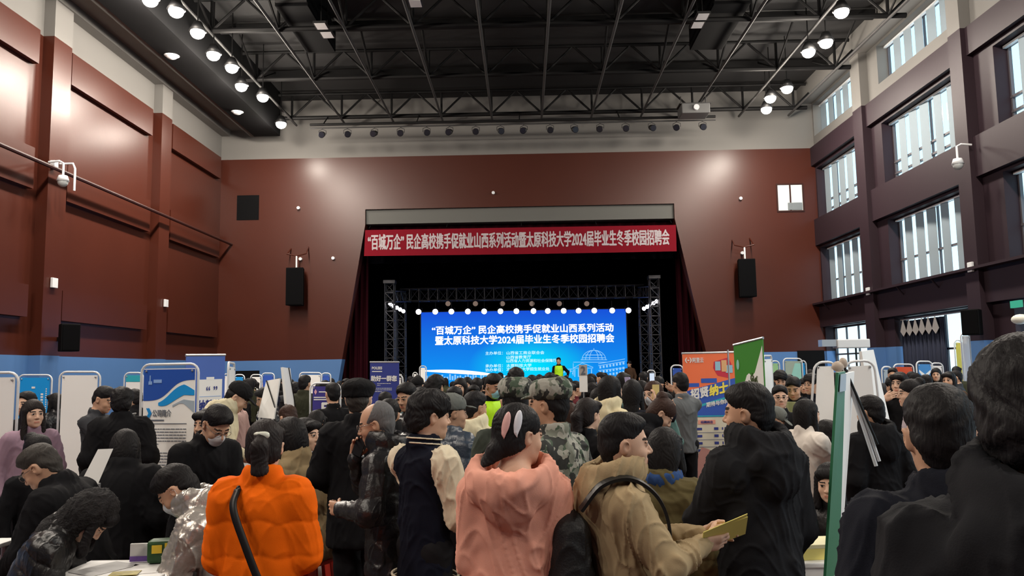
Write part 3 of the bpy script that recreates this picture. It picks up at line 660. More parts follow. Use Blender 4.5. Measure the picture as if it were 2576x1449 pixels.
def nets(F, lo, h):
    ins = F < 0; nx, ny, nz = F.shape
    s = np.zeros((nx-1, ny-1, nz-1), np.uint8)
    for c in CORN: s += ins[c[0]:nx-1+c[0], c[1]:ny-1+c[1], c[2]:nz-1+c[2]]
    idx = np.argwhere((s > 0) & (s < 8)); N = len(idx)
    ids = np.full(s.shape, -1, np.int32); ids[idx[:, 0], idx[:, 1], idx[:, 2]] = np.arange(N)
    cv = np.stack([F[idx[:, 0]+c[0], idx[:, 1]+c[1], idx[:, 2]+c[2]] for c in CORN], 1)
    acc = np.zeros((N, 3), np.float32); cnt = np.zeros(N, np.float32)
    for a, b in EDG:
        fa, fb = cv[:, a], cv[:, b]; mk = (fa < 0) != (fb < 0); t = np.where(mk, fa/np.where(mk, fa-fb, 1), 0)
        ca, cb = np.array(CORN[a], np.float32), np.array(CORN[b], np.float32)
        acc += mk[:, None]*(ca+(cb-ca)*t[:, None]); cnt += mk
    vs = (idx+acc/cnt[:, None])*h+lo
    fs = []
    for axis in range(3):
        A = [slice(1, None)]*3; A0 = [slice(1, -1)]*3
        u, w = [(1, 2), (2, 0), (0, 1)][axis]
        p0 = [slice(1, -1)]*3; p1 = [slice(1, -1)]*3; p0[axis] = slice(0, -1); p1[axis] = slice(1, None)
        f0, f1 = ins[tuple(p0)], ins[tuple(p1)]; g = np.argwhere(f0 != f1)
        if not len(g): continue
        base = g.copy(); base[:, u] += 1; base[:, w] += 1
        fl = f0[g[:, 0], g[:, 1], g[:, 2]]
        def cid(du, dw):
            q = base.copy(); q[:, u] += du; q[:, w] += dw; return ids[q[:, 0], q[:, 1], q[:, 2]]
        Q = np.stack([cid(-1, -1), cid(0, -1), cid(0, 0), cid(-1, 0)], 1); Q[~fl] = Q[~fl][:, ::-1]; fs.append(Q)
    return vs.astype(np.float64), np.concatenate(fs)
def normals(v, f):
    n = np.cross(v[f[:, 2]]-v[f[:, 0]], v[f[:, 3]]-v[f[:, 1]]); N = np.zeros_like(v)
    for i in range(4):
        for c in range(3): N[:, c] += np.bincount(f[:, i], n[:, c], len(v))
    return N/np.maximum(np.linalg.norm(N, axis=1), 1e-12)[:, None]
def mesh_obj(name, v, f, mats, parent, mi=None, objlink=False):
    me = bpy.data.meshes.new(name); n, k = len(v), len(f)
    me.vertices.add(n); me.vertices.foreach_set('co', v.astype(np.float32).ravel())
    me.loops.add(k*4); me.loops.foreach_set('vertex_index', f.astype(np.int32).ravel())
    me.polygons.add(k); me.polygons.foreach_set('loop_start', np.arange(0, k*4, 4, dtype=np.int32))
    me.polygons.foreach_set('use_smooth', np.ones(k, bool))
    mats = mats if isinstance(mats, (list, tuple)) else [mats]
    for m in mats: me.materials.append(m)
    if mi is not None: me.polygons.foreach_set('material_index', mi.astype(np.int32))
    me.update(calc_edges=True); me.validate()
    o = bpy.data.objects.new(name, me); C.objects.link(o)
    if parent is not None: o.parent = parent
    return o
def wrinkle(v, f, amp, freq=9.0, seed=0, sx=(1, 1, .55)):
    if amp <= 0: return v
    q = v*np.array(sx)*freq+seed*1.7; w = np.sin(q[:, [1, 2, 0]]*1.3+seed)*1.1; q = q+w
    d = np.sin(q[:, 0]*1.7+1.2*np.sin(q[:, 1]*1.3))+.7*np.sin(q[:, 1]*2.9+q[:, 2]*1.9+np.sin(q[:, 0]*2.2))+.45*np.sin(q[:, 2]*4.7-q[:, 0]*3.1)
    e = np.sin(q[:, 0]*3.3+q[:, 1]*2.7+1.5*np.sin(q[:, 2]*2.1))+.8*np.sin(q[:, 2]*5.1+q[:, 0]*2.3+seed)
    d = 1.5*(1-np.abs(np.sin(d*1.1+q[:, 2]*.5)))**2.4+.8*(1-np.abs(np.sin(e*1.3)))**2.2-.5
    return v+normals(v, f)*(amp*d)[:, None]
def puffs(v, f, T, amp, sp, seed=0):
    z = (v-T.o) @ T.R[:, 2]; x = (v-T.o) @ T.R[:, 0]
    ph = z/sp+.06*np.sin(x*14+seed)+.05*np.sin(x*37+seed*2)
    d = np.abs(np.sin(PI*ph))**.55-.7
    return v+normals(v, f)*(amp*d)[:, None]
def strands(v, f, Hd, amp, seed=0, rough=False):
    q = (v-Hd.o) @ Hd.R/1.16; a = np.arctan2(q[:, 0], -q[:, 1]); r = np.sqrt(q[:, 0]**2+q[:, 1]**2)
    a2 = a+.25*np.sin(q[:, 2]*23+seed)+.12*np.sin(q[:, 2]*61+a*5); d = np.sin(a2*29+2.5*np.sin(a*7+seed))+.7*np.sin(a2*67+q[:, 2]*25+seed)+.8*np.sin(q[:, 0]*75+seed+2*np.sin(q[:, 1]*40))*np.clip(q[:, 2]*12, 0, 1)
    if rough: d = d*.7+1.6*np.sin(q[:, 0]*62+3*np.sin(q[:, 2]*37+seed))*np.sin(q[:, 2]*55+2*np.sin(q[:, 1]*41))+1.1*np.sin(q[:, 1]*58+2*np.sin(q[:, 0]*33))*np.sin(q[:, 2]*71+seed)
    return v+normals(v, f)*(amp*d)[:, None]

SKIN = {}
def skin_mats(tone):
    if tone not in SKIN:
        c = {'light': (.66, .42, .30), 'mid': (.57, .335, .22), 'dark': (.46, .25, .16)}[tone]
        SKIN[tone] = [mat('skin_'+tone, c, .52, .05, 30, .05, 200, spec=.35), mat('eye_white', (.55, .5, .46), .25), mat('eye_dark', (.012, .008, .007), .2),
                      mat('lips_'+tone, (c[0]*.82, c[1]*.55, c[2]*.55), .45), mat('eyebrow_hair', (.035, .024, .02), .8)]
    return SKIN[tone]
HAIRC = {'black': (.010, .009, .010), 'dark': (.016, .012, .012), 'brown': (.040, .020, .015), 'grey': (.13, .13, .135), 'salt': (.045, .040, .036)}
def hair_mat(c): return mat('hair_'+c, HAIRC[c], .6, .3, 90, .25, 150, spec=.18, stretch=(1, 1, .15))
def cloth(name, col, rough=.85, shiny=False):
    return mat('cloth_'+name, col, .38 if shiny else rough, .10, 9,   .25 if shiny else .10, 30 if shiny else 260, spec=.45 if shiny else .12, sheen=0)
def camo():
    if 'camo' in MATS: return MATS['camo']
    m, t, b = _nodes('cloth_camouflage'); tc = t.nodes.new('ShaderNodeTexCoord'); last = None
    def noise(sc, off):
        mp = t.nodes.new('ShaderNodeMapping'); mp.inputs['Location'].default_value = (off, off*2, off); t.links.new(tc.outputs['Object'], mp.inputs[0])
        n_ = t.nodes.new('ShaderNodeTexNoise'); n_.inputs['Scale'].default_value = sc; n_.inputs['Detail'].default_value = 2; t.links.new(mp.outputs[0], n_.inputs[0])
        r_ = t.nodes.new('ShaderNodeValToRGB'); r_.color_ramp.interpolation = 'CONSTANT'; r_.color_ramp.elements[1].position = .53; t.links.new(n_.outputs[0], r_.inputs[0]); return r_.outputs[0]
    col = None; prev = (.17, .185, .15)
    for sc, off, c_ in ((13, 1, (.055, .085, .055)), (16, 5, (.33, .33, .29)), (14, 9, (.022, .024, .022))):
        x = t.nodes.new('ShaderNodeMix'); x.data_type = 'RGBA'; t.links.new(noise(sc, off), x.inputs[0])
        if col is None: x.inputs[6].default_value = list(prev)+[1]
        else: t.links.new(col, x.inputs[6])
        x.inputs[7].default_value = list(c_)+[1]; col = x.outputs[2]
    t.links.new(col, b.inputs['Base Color']); b.inputs['Roughness'].default_value = .85; MATS['camo'] = m; return m

def finger(pr, base, d, n, lens, rad, curl, k=.006):
    p = base; ang = curl*.35; ax = np.cross(n, d)*-1
    for i, L in enumerate(lens):
        ang_i = curl*(.35 if i == 0 else .75); 
        d = unit(d*math.cos(ang_i)+n*math.sin(ang_i)); n = unit(n*math.cos(ang_i)-d*0-unit(np.cross(np.cross(n, d), d))*0) if False else unit(n-(n@d)*d)
        q = p+d*L; pr.append(cap(p, q, rad, rad*.88, k)); p = q; rad *= .9
def hand(pr, w, d, n, side, curl=.6, spread=.0):
    """w wrist, d finger direction, n palm normal (the side the fingers curl to), side +1 when the thumb lies along d x n"""
    d = unit(d); n = unit(n-(n@d)*d); u = np.cross(d, n)*side
    pr.append(cap(w-d*.02, w+d*.02, .027, .029, .02, 'u', (n, .72)))
    pr.append(cap(w+d*.03+u*.018, w+d*.075+u*.02, .024, .022, .015, 'u', (n, .62)))
    pr.append(cap(w+d*.03-u*.018, w+d*.072-u*.022, .024, .021, .015, 'u', (n, .62)))
    for j, (o, L) in enumerate(((.030, .88), (.011, 1.0), (-.009, .94), (-.028, .74))):
        b = w+d*(.085-.004*abs(j-1))+u*o; dd = unit(d+u*o*(2.0+spread*8))
        finger(pr, b, dd, n, (.042*L, .026*L, .021*L), .0092-.0006*(j == 3), curl*(1+.06*j))
    tb = w+d*.022+u*.028+n*.006; finger(pr, tb, unit(d*.62+u*.62+n*.45), unit(-u+n*.3), (.040, .030, .024), .0112, curl*.55)
def ik(S, Wp, L1, L2, pole):
    d = Wp-S; D = np.linalg.norm(d)
    if D > (L1+L2)*.985: Wp = S+d/D*(L1+L2)*.985; d = Wp-S; D = np.linalg.norm(d)
    u = d/D; a = (L1*L1-L2*L2+D*D)/(2*D); hh = math.sqrt(max(L1*L1-a*a, 0)); pl = pole-(pole@u)*u
    return S+u*a+unit(pl)*hh, Wp

FIG = []
HS = 1.08
def place(top, px, py, Y, face, z0, scale=None):
    """where the root must stand so that the head top comes to a place in the hall seen at px, py at distance Y"""
    t = atY(px, py, Y); s = scale or (t[2]-z0)/top[2]
    R = rot('z', math.radians(face)); off = R @ (top*s)
    return V(t[0]-off[0], Y-off[1], z0), s
def person(label, px, py, Y, face, top='black', tcol=None, bottom=(.012, .012, .014), hair='short', hcol='black', tone='mid', lean=0, side=0, twist=0, hy=0, hp=0, hr=0,
           lh=None, rh=None, lpole=None, rpole=None, lcurl=.6, rcurl=.6, lhd=None, rhd=None, lhn=None, rhn=None, seat=False, h=.006, hc=.010, bulk=.0, puff=0.0, sp=.11, wr=.006, hem=-.12, shiny=False,
           collar=True, hood=None, mask=None, glasses=False, cap_=None, scarf=None, z0=0.0, fem=False, slm=None, group=None, legs=True, scale=None, vest=None, seed=None, hoodmat=None, hoodR=0.0, hoodz=0.0):
    seed = len(FIG)*1.37 if seed is None else seed
    hip = V(0, 0, .50 if seat else .91)
    T = Fr(hip, rot('z', math.radians(twist)) @ rot('y', math.radians(side)) @ rot('x', -math.radians(lean)))
    nb = T.p(0, 0, .53)
    Hd0 = T.R @ rot('z', math.radians(hy)) @ rot('x', -math.radians(hp)) @ rot('y', math.radians(hr))
    Hd = Fr(nb + T.R @ V(0, .012, .02) + Hd0 @ V(0, .018, .122), Hd0*HS)
    topp = Hd.p(0, -.01, .135)
    if cap_: topp = Hd.p(0, -.01, .15)
    loc, s = place(topp, px, py, Y, face, z0, scale)
    root = thing('person', label, 'person', loc, math.radians(face), group); root.scale = (s, s, s)
    fem_ = .93 if fem else 1.0
    # ---- body
    pr = []
    a_ = lambda *x: pr.append(x[0])
    pr += [ell(Hd.p(0, -.012, .035), (.074, .094, .086), Hd.R), ell(Hd.p(0, -.045, -.015), (.062, .055, .06), Hd.R, .03), ell(Hd.p(0, .022, -.02), (.064, .070, .092), Hd.R, .03), ell(Hd.p(0, .034, -.072), (.047, .050, .040), Hd.R, .03),
           ell(Hd.p(0, .070, -.096), (.019, .016, .014), Hd.R, .02), ell(Hd.p(.036, .058, -.030), (.024, .022, .022), Hd.R, .02), ell(Hd.p(-.036, .058, -.030), (.024, .022, .022), Hd.R, .02),
           cap(Hd.p(0, .086, .012), Hd.p(0, .106, -.026), .0075, .0125, .012), ell(Hd.p(.012, .094, -.031), (.009, .010, .007), Hd.R, .008), ell(Hd.p(-.012, .094, -.031), (.009, .010, .007), Hd.R, .008),
           cap(Hd.p(-.036, .078, .024), Hd.p(.036, .078, .024), .010, None, .014)]
    for sx in (-1, 1):
        pr += [ell(Hd.p(sx*.030, .096, .006), (.017, .013, .010), Hd.R, .010, 's'), ell(Hd.p(sx*.030, .0795, .005), (.0145, .0125, .0120), Hd.R, .004),
               cap(Hd.p(sx*.016, .0905, .0125), Hd.p(sx*.044, .084, .0115), .0045, .004, .004),
               ell(Hd.p(sx*.077, -.012, -.004), (.010, .021, .032), Hd.R @ rot('y', sx*.25) @ rot('z', -sx*.35), .008), ell(Hd.p(sx*.087, -.006, -.002), (.007, .011, .018), Hd.R, .005, 's')]
    pr += [cap(Hd.p(-.017, .0865, -.0585), Hd.p(.017, .0865, -.0585), .0065, None, .006), cap(Hd.p(-.014, .0855, -.069), Hd.p(.014, .0855, -.069), .0072, None, .006)]
    pr += [cap(Hd.p(0, -.025, -.06), nb-T.d(0, .0, .03), .054*fem_, .058*fem_, .03), cap(nb-T.d(0, .01, .04), T.p(0, 0, .05), .09, .10, .03, 'u', (T.d(0, 1, 0), .8)), cap(T.p(-.13, -.01, .44), T.p(.13, -.01, .44), .05, None, .03)]
    arms = []
    for sx, tg, pole, curl, hd_, hn_ in ((-1, lh, lpole, lcurl, lhd, lhn), (1, rh, rpole, rcurl, rhd, rhn)):
        Ssh = T.p(sx*.172*fem_, -.005, .435); Wp = T.p(*(tg if tg is not None else (sx*.225, .04, -.07)))
        pl = T.d(*(pole if pole is not None else (sx*.5, -.7, -.35)))
        E, Wp = ik(Ssh, Wp, .285, .25, pl); fd = unit(Wp-E)
        dd = T.d(*hd_) if hd_ is not None else fd; nn = T.d(*hn_) if hn_ is not None else (T.d(-sx, .15, 0) if abs(fd @ T.d(1, 0, 0)) < .8 else T.d(0, -1, 0))
        pr += [cap(Ssh, E, .043, .037, .02), cap(E, Wp, .036, .026, .02)]
        hand(pr, Wp, dd, nn, sx, curl); arms.append((Ssh, E, Wp, fd))
    knees = []
    for sx in (-1, 1):
        hp_ = hip+V(sx*.088, 0, -.02)
        kn = hip+(V(sx*.12, .42, .01) if seat else V(sx*.095, .02, -.44)); an = (kn+V(0, .02, -.44)) if seat else hip+V(sx*.10, -.01, -.83)
        knees.append((hp_, kn, an)); pr += [cap(hp_, kn, .055, .045, .03), cap(kn, an, .042, .032, .02), cap(an+V(0, -.02, -.04), an+V(0, .12, -.06), .03, .022, .02)]
    v, f = sdf_mesh(pr, h)
    fc = (v[f].mean(1)-Hd.o) @ Hd.R/HS**2; mi = np.zeros(len(f), int)
    front = fc[:, 1] > .055
    for sx in (-1, 1):
        e = (fc-np.array([sx*.030, .0795, .005]))
        inn = front & (np.abs(e[:, 0]) < .0125) & (np.abs(e[:, 2]) < .0062*(1-.5*np.abs(e[:, 0])/.0125)+.001)
        mi[inn] = 1; mi[inn & (np.abs(e[:, 0]) < .0068)] = 2
        lid = front & (np.abs(e[:, 0]) < .0155) & (np.abs(e[:, 2]-.0075+.12*np.abs(e[:, 0])) < max(.0016, h*.3)); mi[lid] = 2
        bx = np.abs(fc[:, 0]-sx*.031); mi[front & (bx < .021) & (np.abs(fc[:, 2]-.0285+bx*.15) < .0042+h*.15)] = 4
    mi[front & (np.abs(fc[:, 0]) < .022) & (np.abs(fc[:, 2]+.0635) < .0095-.15*np.abs(fc[:, 0])) & (fc[:, 1] > .078)] = 3
    mesh_obj('body', v, f, skin_mats(tone), root, mi)
    # ---- jacket
    if tcol is None: tcol = {'black': (.012, .012, .014)}.get(top, (.012, .012, .014))
    jm = camo() if top == 'camo' else (mat('cloth_silver', tcol, .34, .10, 9, .25, 30, metal=.6) if top == 'silver' else cloth(top, tcol, shiny=shiny))
    b = bulk; yv = T.d(0, 1, 0); w_ = fem_*(.86 if slm is not None else 1.0)
    pj = [cap(T.p(0, 0, hem+.05), T.p(0, 0, .14), .172*w_+b*1.3, .155*w_+b*1.2, .03, 'u', (yv, .72)), cap(T.p(0, 0, .14), T.p(0, -.005, .35), .155*w_+b*1.2, .178*w_+b*(.5 if slm is not None else 1), .03, 'u', (yv, .70)),
          cap(T.p(-.135*w_, -.012, .425), T.p(.135*w_, -.012, .425), .072+b*.6, None, .04), cap(T.p(0, -.01, .475), T.p(-.14, -.012, .435), .062+b*.4, .05+b*.5, .03), cap(T.p(0, -.01, .475), T.p(.14, -.012, .435), .062+b*.4, .05+b*.5, .03)]
    if hem < -.2 and not seat: pj.append(cap(T.p(0, 0, hem+.02), T.p(0, 0, 0), .185*w_+b*1.2, .172*w_+b, .03, 'u', (yv, .74)))
    ps = []
    for Ssh, E, Wp, fd in arms: ps += [cap(Ssh, E, .070+b, .058+b*.9, .03), cap(E, Wp-fd*.012, .058+b*.9, .041+b*.45, .03)]
    if slm is None: pj += ps
    pj.append(half(T.p(0, 0, hem), T.d(0, 0, -1), .02))
    if collar: pj += [tor(T.p(0, -.002, .536), T.R @ rot('x', -.15), .066+b*.25, .016+b*.25, 2.2, .02), cap(nb+T.d(0, .0, .03), nb+T.d(0, .03, .16), .060, .07, .01, 's')]
    if hood == 'down':
        pj += [tor(T.p(0, -.025-hoodR*.3, .560+hoodz), T.R @ rot('x', .30), .092+b*.2+hoodR, .034+b*.3, 1.7, .03, 'u', 1.10), ell(T.p(0, -.125-b*.3, .47), (.135+b*.6, .05+b*.4, .075+b*.3), T.R @ rot('x', .15), .04), ell(T.p(0, -.135-b*.6, .39), (.085+b*.4, .040+b*.4, .075), T.R @ rot('x', .1), .05),
               cap(T.p(0, -.01-hoodR*.3, .55+hoodz), T.p(0, .02, .78), .074+hoodR*.9, .10+hoodR, .02, 's')]
    jv, jf = sdf_mesh(pj, hc)
    if puff: jv = puffs(jv, jf, T, puff, sp, seed)
    jv = wrinkle(jv, jf, wr, 9, seed)
    mesh_obj('jacket', jv, jf, jm, root)
    if slm is not None:
        for nm, q in (('sleeve', ps[:2]), ('sleeve', ps[2:])):
            sv, sf = sdf_mesh(q, hc); sv = wrinkle(sv, sf, wr*1.3, 11, seed+3); mesh_obj(nm, sv, sf, slm, root)
    if hood == 'up':
        ph = [ell(Hd.p(0, -.025, .02), (.106, .118, .128), Hd.R), cap(Hd.p(0, -.04, -.05), T.p(0, -.02, .49), .09, .105, .05), ell(Hd.p(0, .10, -.01), (.075, .10, .115), Hd.R, .02, 's'), cap(Hd.p(0, 0, 0), Hd.p(0, .12, -.02), .08, .085, .02, 's')]
        hv, hf = sdf_mesh(ph, hc); hv = wrinkle(hv, hf, .006, 25, seed); mesh_obj('hood', hv, hf, hoodmat or jm, root)
    # ---- trousers and shoes
    if legs:
        pt = [cap(hip+V(-.07, 0, -.03), hip+V(.07, 0, -.03), .105, None, .03)]
        for hp_, kn, an in knees: pt += [cap(hp_, kn, .090, .068, .02), cap(kn, an+V(0, 0, .02), .066, .056, .02)]
        tv, tf = sdf_mesh(pt, max(hc*1.3, .014)); tv = wrinkle(tv, tf, .005, 8, seed+2); mesh_obj('trousers', tv, tf, cloth('trousers_%d' % int(sum(bottom)*1000), bottom), root)
        for hp_, kn, an in knees:
            sv, sf = sdf_mesh([cap(an+V(0, -.03, -.045), an+V(0, .13, -.055), .042, .035, .02), cap(an+V(0, 0, -.04), an+V(0, 0, .02), .045, None, .02), half(an+V(0, 0, -.075), V(0, 0, -1), .005)], .014)
            mesh_obj('shoe', sv, sf, mat('shoe_rubber', (.05, .05, .05), .6), root)
    # ---- hair
    if hair != 'none':
        hh = min(h*1.15, .012) if h > .007 else h
        P, sub = [], []
        P.append(ell(Hd.p(0, -.014, .046), (.083, .103, .090), Hd.R))
        sub.append(ell(Hd.p(0, .098, -.045), (.080, .070, .098), Hd.R, .012, 's'))
        if hair in ('short', 'crew'): sub = [ell(Hd.p(0, .102, -.025), (.079, .066, .102), Hd.R, .016, 's')]+[ell(Hd.p(sx*.088, -.036, -.052), (.030, .030, .036), Hd.R, .018, 's') for sx in (-1, 1)]
        shortcut = half(Hd.p(0, .06, .040), Hd.d(0, .13, -.15), .012)
        ears = [ell(Hd.p(sx*.090, .002, -.010), (.024, .032, .042), Hd.R, .012, 's') for sx in (-1, 1)]
        nape = [ell(Hd.p(0, -.050, -.045), (.051, .041, .050), Hd.R, .025), ell(Hd.p(0, -.046, -.008), (.071, .061, .050), Hd.R, .025)]
        if hair in ('short', 'crew', 'balding', 'bushy'): P += nape
        if hair in ('short', 'crew'): P[0] = ell(Hd.p(0, -.014, .044), (.0770, .0970, .0885), Hd.R)
        if hair == 'short': P += [ell(Hd.p(0, .012, .075), (.074, .088, .058), Hd.R, .03)]; sub += [shortcut]+ears
        elif hair == 'crew': P += [ell(Hd.p(0, .004, .082), (.070, .092, .050), Hd.R, .02)]; sub += [half(Hd.p(0, .06, .050), Hd.d(0, .16, -.13), .012)]+ears
        elif hair == 'bushy': P += [ell(Hd.p(0, .0, .062), (.094, .112, .085), Hd.R, .03), ell(Hd.p(0, -.06, -.01), (.082, .065, .08), Hd.R, .03)]; sub += [half(Hd.p(0, .06, .020), Hd.d(0, .10, -.15), .012)]+ears
        elif hair == 'balding': sub += [ell(Hd.p(0, .060, .085), (.088, .105, .085), Hd.R, .012, 's'), half(Hd.p(0, .02, .0), Hd.d(0, .13, -.15), .01)]+ears
        else:
            lng = {'long': .34, 'mid': .22, 'bob': .14, 'pony': 0, 'lowpony': 0, 'bun': 0}[hair]
            P += [ell(Hd.p(0, -.045, -.02), (.080, .068, .085), Hd.R, .03)]
            if hair in ('bob', 'mid', 'long'):
                dn = unit(V(0, 0, -1)*.8+Hd.d(0, 0, -1)*.4); bk = Hd.p(0, -.055, .0)
                P += [cap(bk, bk+dn*lng+T.d(0, -.02, 0), .084, .078, .04, 'u', (Hd.d(0, 1, 0), .62))]
                for sx in (-1, 1): st = Hd.p(sx*.068, .010, .03); P.append(cap(st, st+dn*(lng*.85)+Hd.d(sx*.012, .01, 0), .026, .030, .03))
            if hair == 'pony':
                a = Hd.p(0, -.098, .045); P += [cap(Hd.p(0, -.08, .045), a, .035, .024, .02), cap(a, Hd.p(0, -.142, .0), .026, .040, .02), cap(Hd.p(0, -.142, .0), Hd.p(.005, -.135, -.11), .042, .040, .02), cap(Hd.p(.005, -.135, -.11), Hd.p(.0, -.115, -.20), .038, .014, .02)]
                sub += ears
            if hair == 'lowpony':
                a = Hd.p(-.01, -.10, -.055); P += [cap(Hd.p(0, -.07, -.03), a, .05, .032, .03), cap(a, a+V(0, 0, -.11)+Hd.d(-.03, -.035, 0), .042, .046, .02), cap(a+V(0, 0, -.11)+Hd.d(-.03, -.035, 0), a+V(0, 0, -.24)+Hd.d(-.035, -.03, 0), .045, .02, .02)]; sub += ears
            if hair == 'bun': P += [ell(Hd.p(0, -.085, .105), (.048, .046, .045), Hd.R, .015)]; sub += ears
            if hair not in ('bob', 'mid', 'long'): sub += [half(Hd.p(0, .05, .0), Hd.d(0, .09, -.15), .012)]
            if hair in ('bob', 'mid', 'pony'): P += [ell(Hd.p(.03, .062, .075), (.050, .035, .034), Hd.R, .02), ell(Hd.p(-.03, .062, .075), (.050, .035, .034), Hd.R, .02)]
        hv, hf = sdf_mesh(P+sub, hh); hv = strands(hv, hf, Hd, {'short': .0012, 'crew': .0010, 'balding': .0008, 'bushy': .0022}.get(hair, .0011), seed, hair in ('short', 'bushy', 'crew')); mesh_obj('hair', hv, hf, hair_mat(hcol), root)
    # ---- extras
    if mask:
        mv, mf = sdf_mesh([ell(Hd.p(0, .036, -.050), (.058, .068, .060), Hd.R), ell(Hd.p(0, .092, -.030), (.016, .022, .022), Hd.R, .03), ell(Hd.p(0, .06, -.09), (.036, .030, .022), Hd.R, .02), half(Hd.p(0, .06, -.008), Hd.d(0, -.15, 1), .006), half(Hd.p(0, .022, 0), Hd.d(0, -1, 0), .006)], h)
        mo = mesh_obj('face_mask', mv, mf, mat('mask_'+mask, {'white': (.70, .71, .74), 'blue': (.30, .58, .68), 'pale': (.62, .66, .72)}[mask], .8), root)
        g = MB()
        for sx in (-1, 1): g.tube([Hd.p(sx*.056, .04, -.02), Hd.p(sx*.078, .0, .01), Hd.p(sx*.084, -.02, .0)], .0016, 5); g.tube([Hd.p(sx*.052, .03, -.08), Hd.p(sx*.078, -.01, -.04), Hd.p(sx*.084, -.02, .0)], .0016, 5)
        g.build('ear_loops', M_PAPER, mo)
    if glasses:
        g = MB()
        for sx in (-1, 1):
            g.tube([Hd.p(sx*.032+.023*math.cos(t*PI/8), .100, .003+.018*math.sin(t*PI/8)) for t in range(17)], .0017, 5); g.tube([Hd.p(sx*.055, .099, .008), Hd.p(sx*.074, .05, .012), Hd.p(sx*.080, -.015, .008)], .0017, 5)
        g.tube([Hd.p(-.010, .102, .006), Hd.p(0, .106, .009), Hd.p(.010, .102, .006)], .0017, 5); g.build('glasses', mat('spectacle_metal', (.25, .22, .20), .3, metal=.8), root, True)
    if cap_:
        kind, cm = cap_
        if kind == 'army': P = [ell(Hd.p(0, -.012, .085), (.100, .116, .085), Hd.R), cap(Hd.p(0, -.012, .05), Hd.p(0, -.012, .09), .098, .100, .01, 'u', (Hd.d(1, 0, 0), .9)), ell(Hd.p(0, .105, .045), (.066, .060, .009), Hd.R @ rot('x', -.25), .006), half(Hd.p(0, 0, .142), Hd.d(0, .12, 1), .01), half(Hd.p(0, 0, .035), Hd.d(0, 0, -1), .006)]
        elif kind == 'news': P = [ell(Hd.p(0, -.005, .080), (.108, .128, .062), Hd.R @ rot('x', -.12)), ell(Hd.p(0, -.012, .05), (.094, .112, .07), Hd.R), ell(Hd.p(0, .11, .045), (.064, .05, .010), Hd.R @ rot('x', -.3), .008), half(Hd.p(0, 0, .022), Hd.d(0, 0, -1), .006)]
        elif kind == 'beanie': P = [ell(Hd.p(0, -.012, .055), (.092, .112, .098), Hd.R), half(Hd.p(0, .05, .03), Hd.d(0, .1, -.2), .008), tor(Hd.p(0, -.012, .035), Hd.R @ rot('x', .3), .088, .012, 2, .01, 'u', 1.15)]
        else: P = [ell(Hd.p(0, -.012, .06), (.091, .112, .092), Hd.R), ell(Hd.p(0, .125, .045), (.064, .062, .008), Hd.R @ rot('x', -.2), .008), half(Hd.p(0, 0, .03), Hd.d(0, 0, -1), .006)]
        cv, cf = sdf_mesh(P, max(h, .006)); cv = wrinkle(cv, cf, .0025, 22, seed); mesh_obj('cap', cv, cf, cm, root)
    if scarf is not None:
        sv, sf = sdf_mesh([tor(T.p(0, .0, .535), T.R @ rot('x', .1), .075, .034, 1.4, .02), cap(T.p(.02, .11, .5), T.p(.05, .15, .3), .04, .045, .02, 'u', (T.d(0, 1, 0), .5))], .010)
        sv = wrinkle(sv, sf, .005, 20, seed); mesh_obj('scarf', sv, sf, scarf, root)
    if vest is not None:
        pv = [cap(T.p(0, 0, -.05), T.p(0, 0, .14), .185+b, .168+b, .03, 'u', (yv, .74)), cap(T.p(0, 0, .14), T.p(0, -.005, .36), .168+b, .190+b, .03, 'u', (yv, .74)), cap(T.p(-.09, -.01, .43), T.p(.09, -.01, .43), .088+b, None, .03), half(T.p(0, 0, -.08), T.d(0, 0, -1), .01), half(T.p(0, 0, .5), T.d(0, 0, 1), .01)]
        for sx in (-1, 1): pv.append(half(T.p(sx*.165, 0, 0), T.d(sx, 0, 0), .02))
        vv, vf = sdf_mesh(pv, .012); mesh_obj('safety_vest', wrinkle(vv, vf, .004, 9, seed), vf, vest, root)
    info = dict(root=root, top=topp, z0=z0, T=T, Hd=Hd, s=s, loc=loc, R=rot('z', math.radians(face)), arms=arms, label=label, knees=knees, hip=hip)
    FIG.append(info); return info
def wpos(I, p): return I['loc'] + I['R'] @ (np.array(p, float)*I['s'])

def clone(I, label, px, py, Y, face, col=None, cname=None, hc=None, group=None, H=None):
    loc, s = place(I['top'], px, py, Y, face, I['z0'])
    r = I['root'].copy(); C.objects.link(r); r.location = [float(q) for q in loc]; r.rotation_euler = (0, 0, math.radians(face)); r.scale = (s, s, s); r['label'] = label
    if group: r['group'] = group
    elif 'group' in r: del r['group']
    for ch in list(I['root'].children):
        c = ch.copy(); C.objects.link(c); c.parent = r
        nm = c.name.split('.')[0]
        if nm == 'jacket' and col is not None: c.material_slots[0].link = 'OBJECT'; c.material_slots[0].material = cloth(cname, col)
        if nm == 'hair' and hc is not None: c.material_slots[0].link = 'OBJECT'; c.material_slots[0].material = hair_mat(hc)
        for g in list(ch.children): d = g.copy(); C.objects.link(d); d.parent = c
    J = dict(I); J.update(root=r, loc=loc, s=s, R=rot('z', math.radians(face)), label=label); FIG.append(J); return J
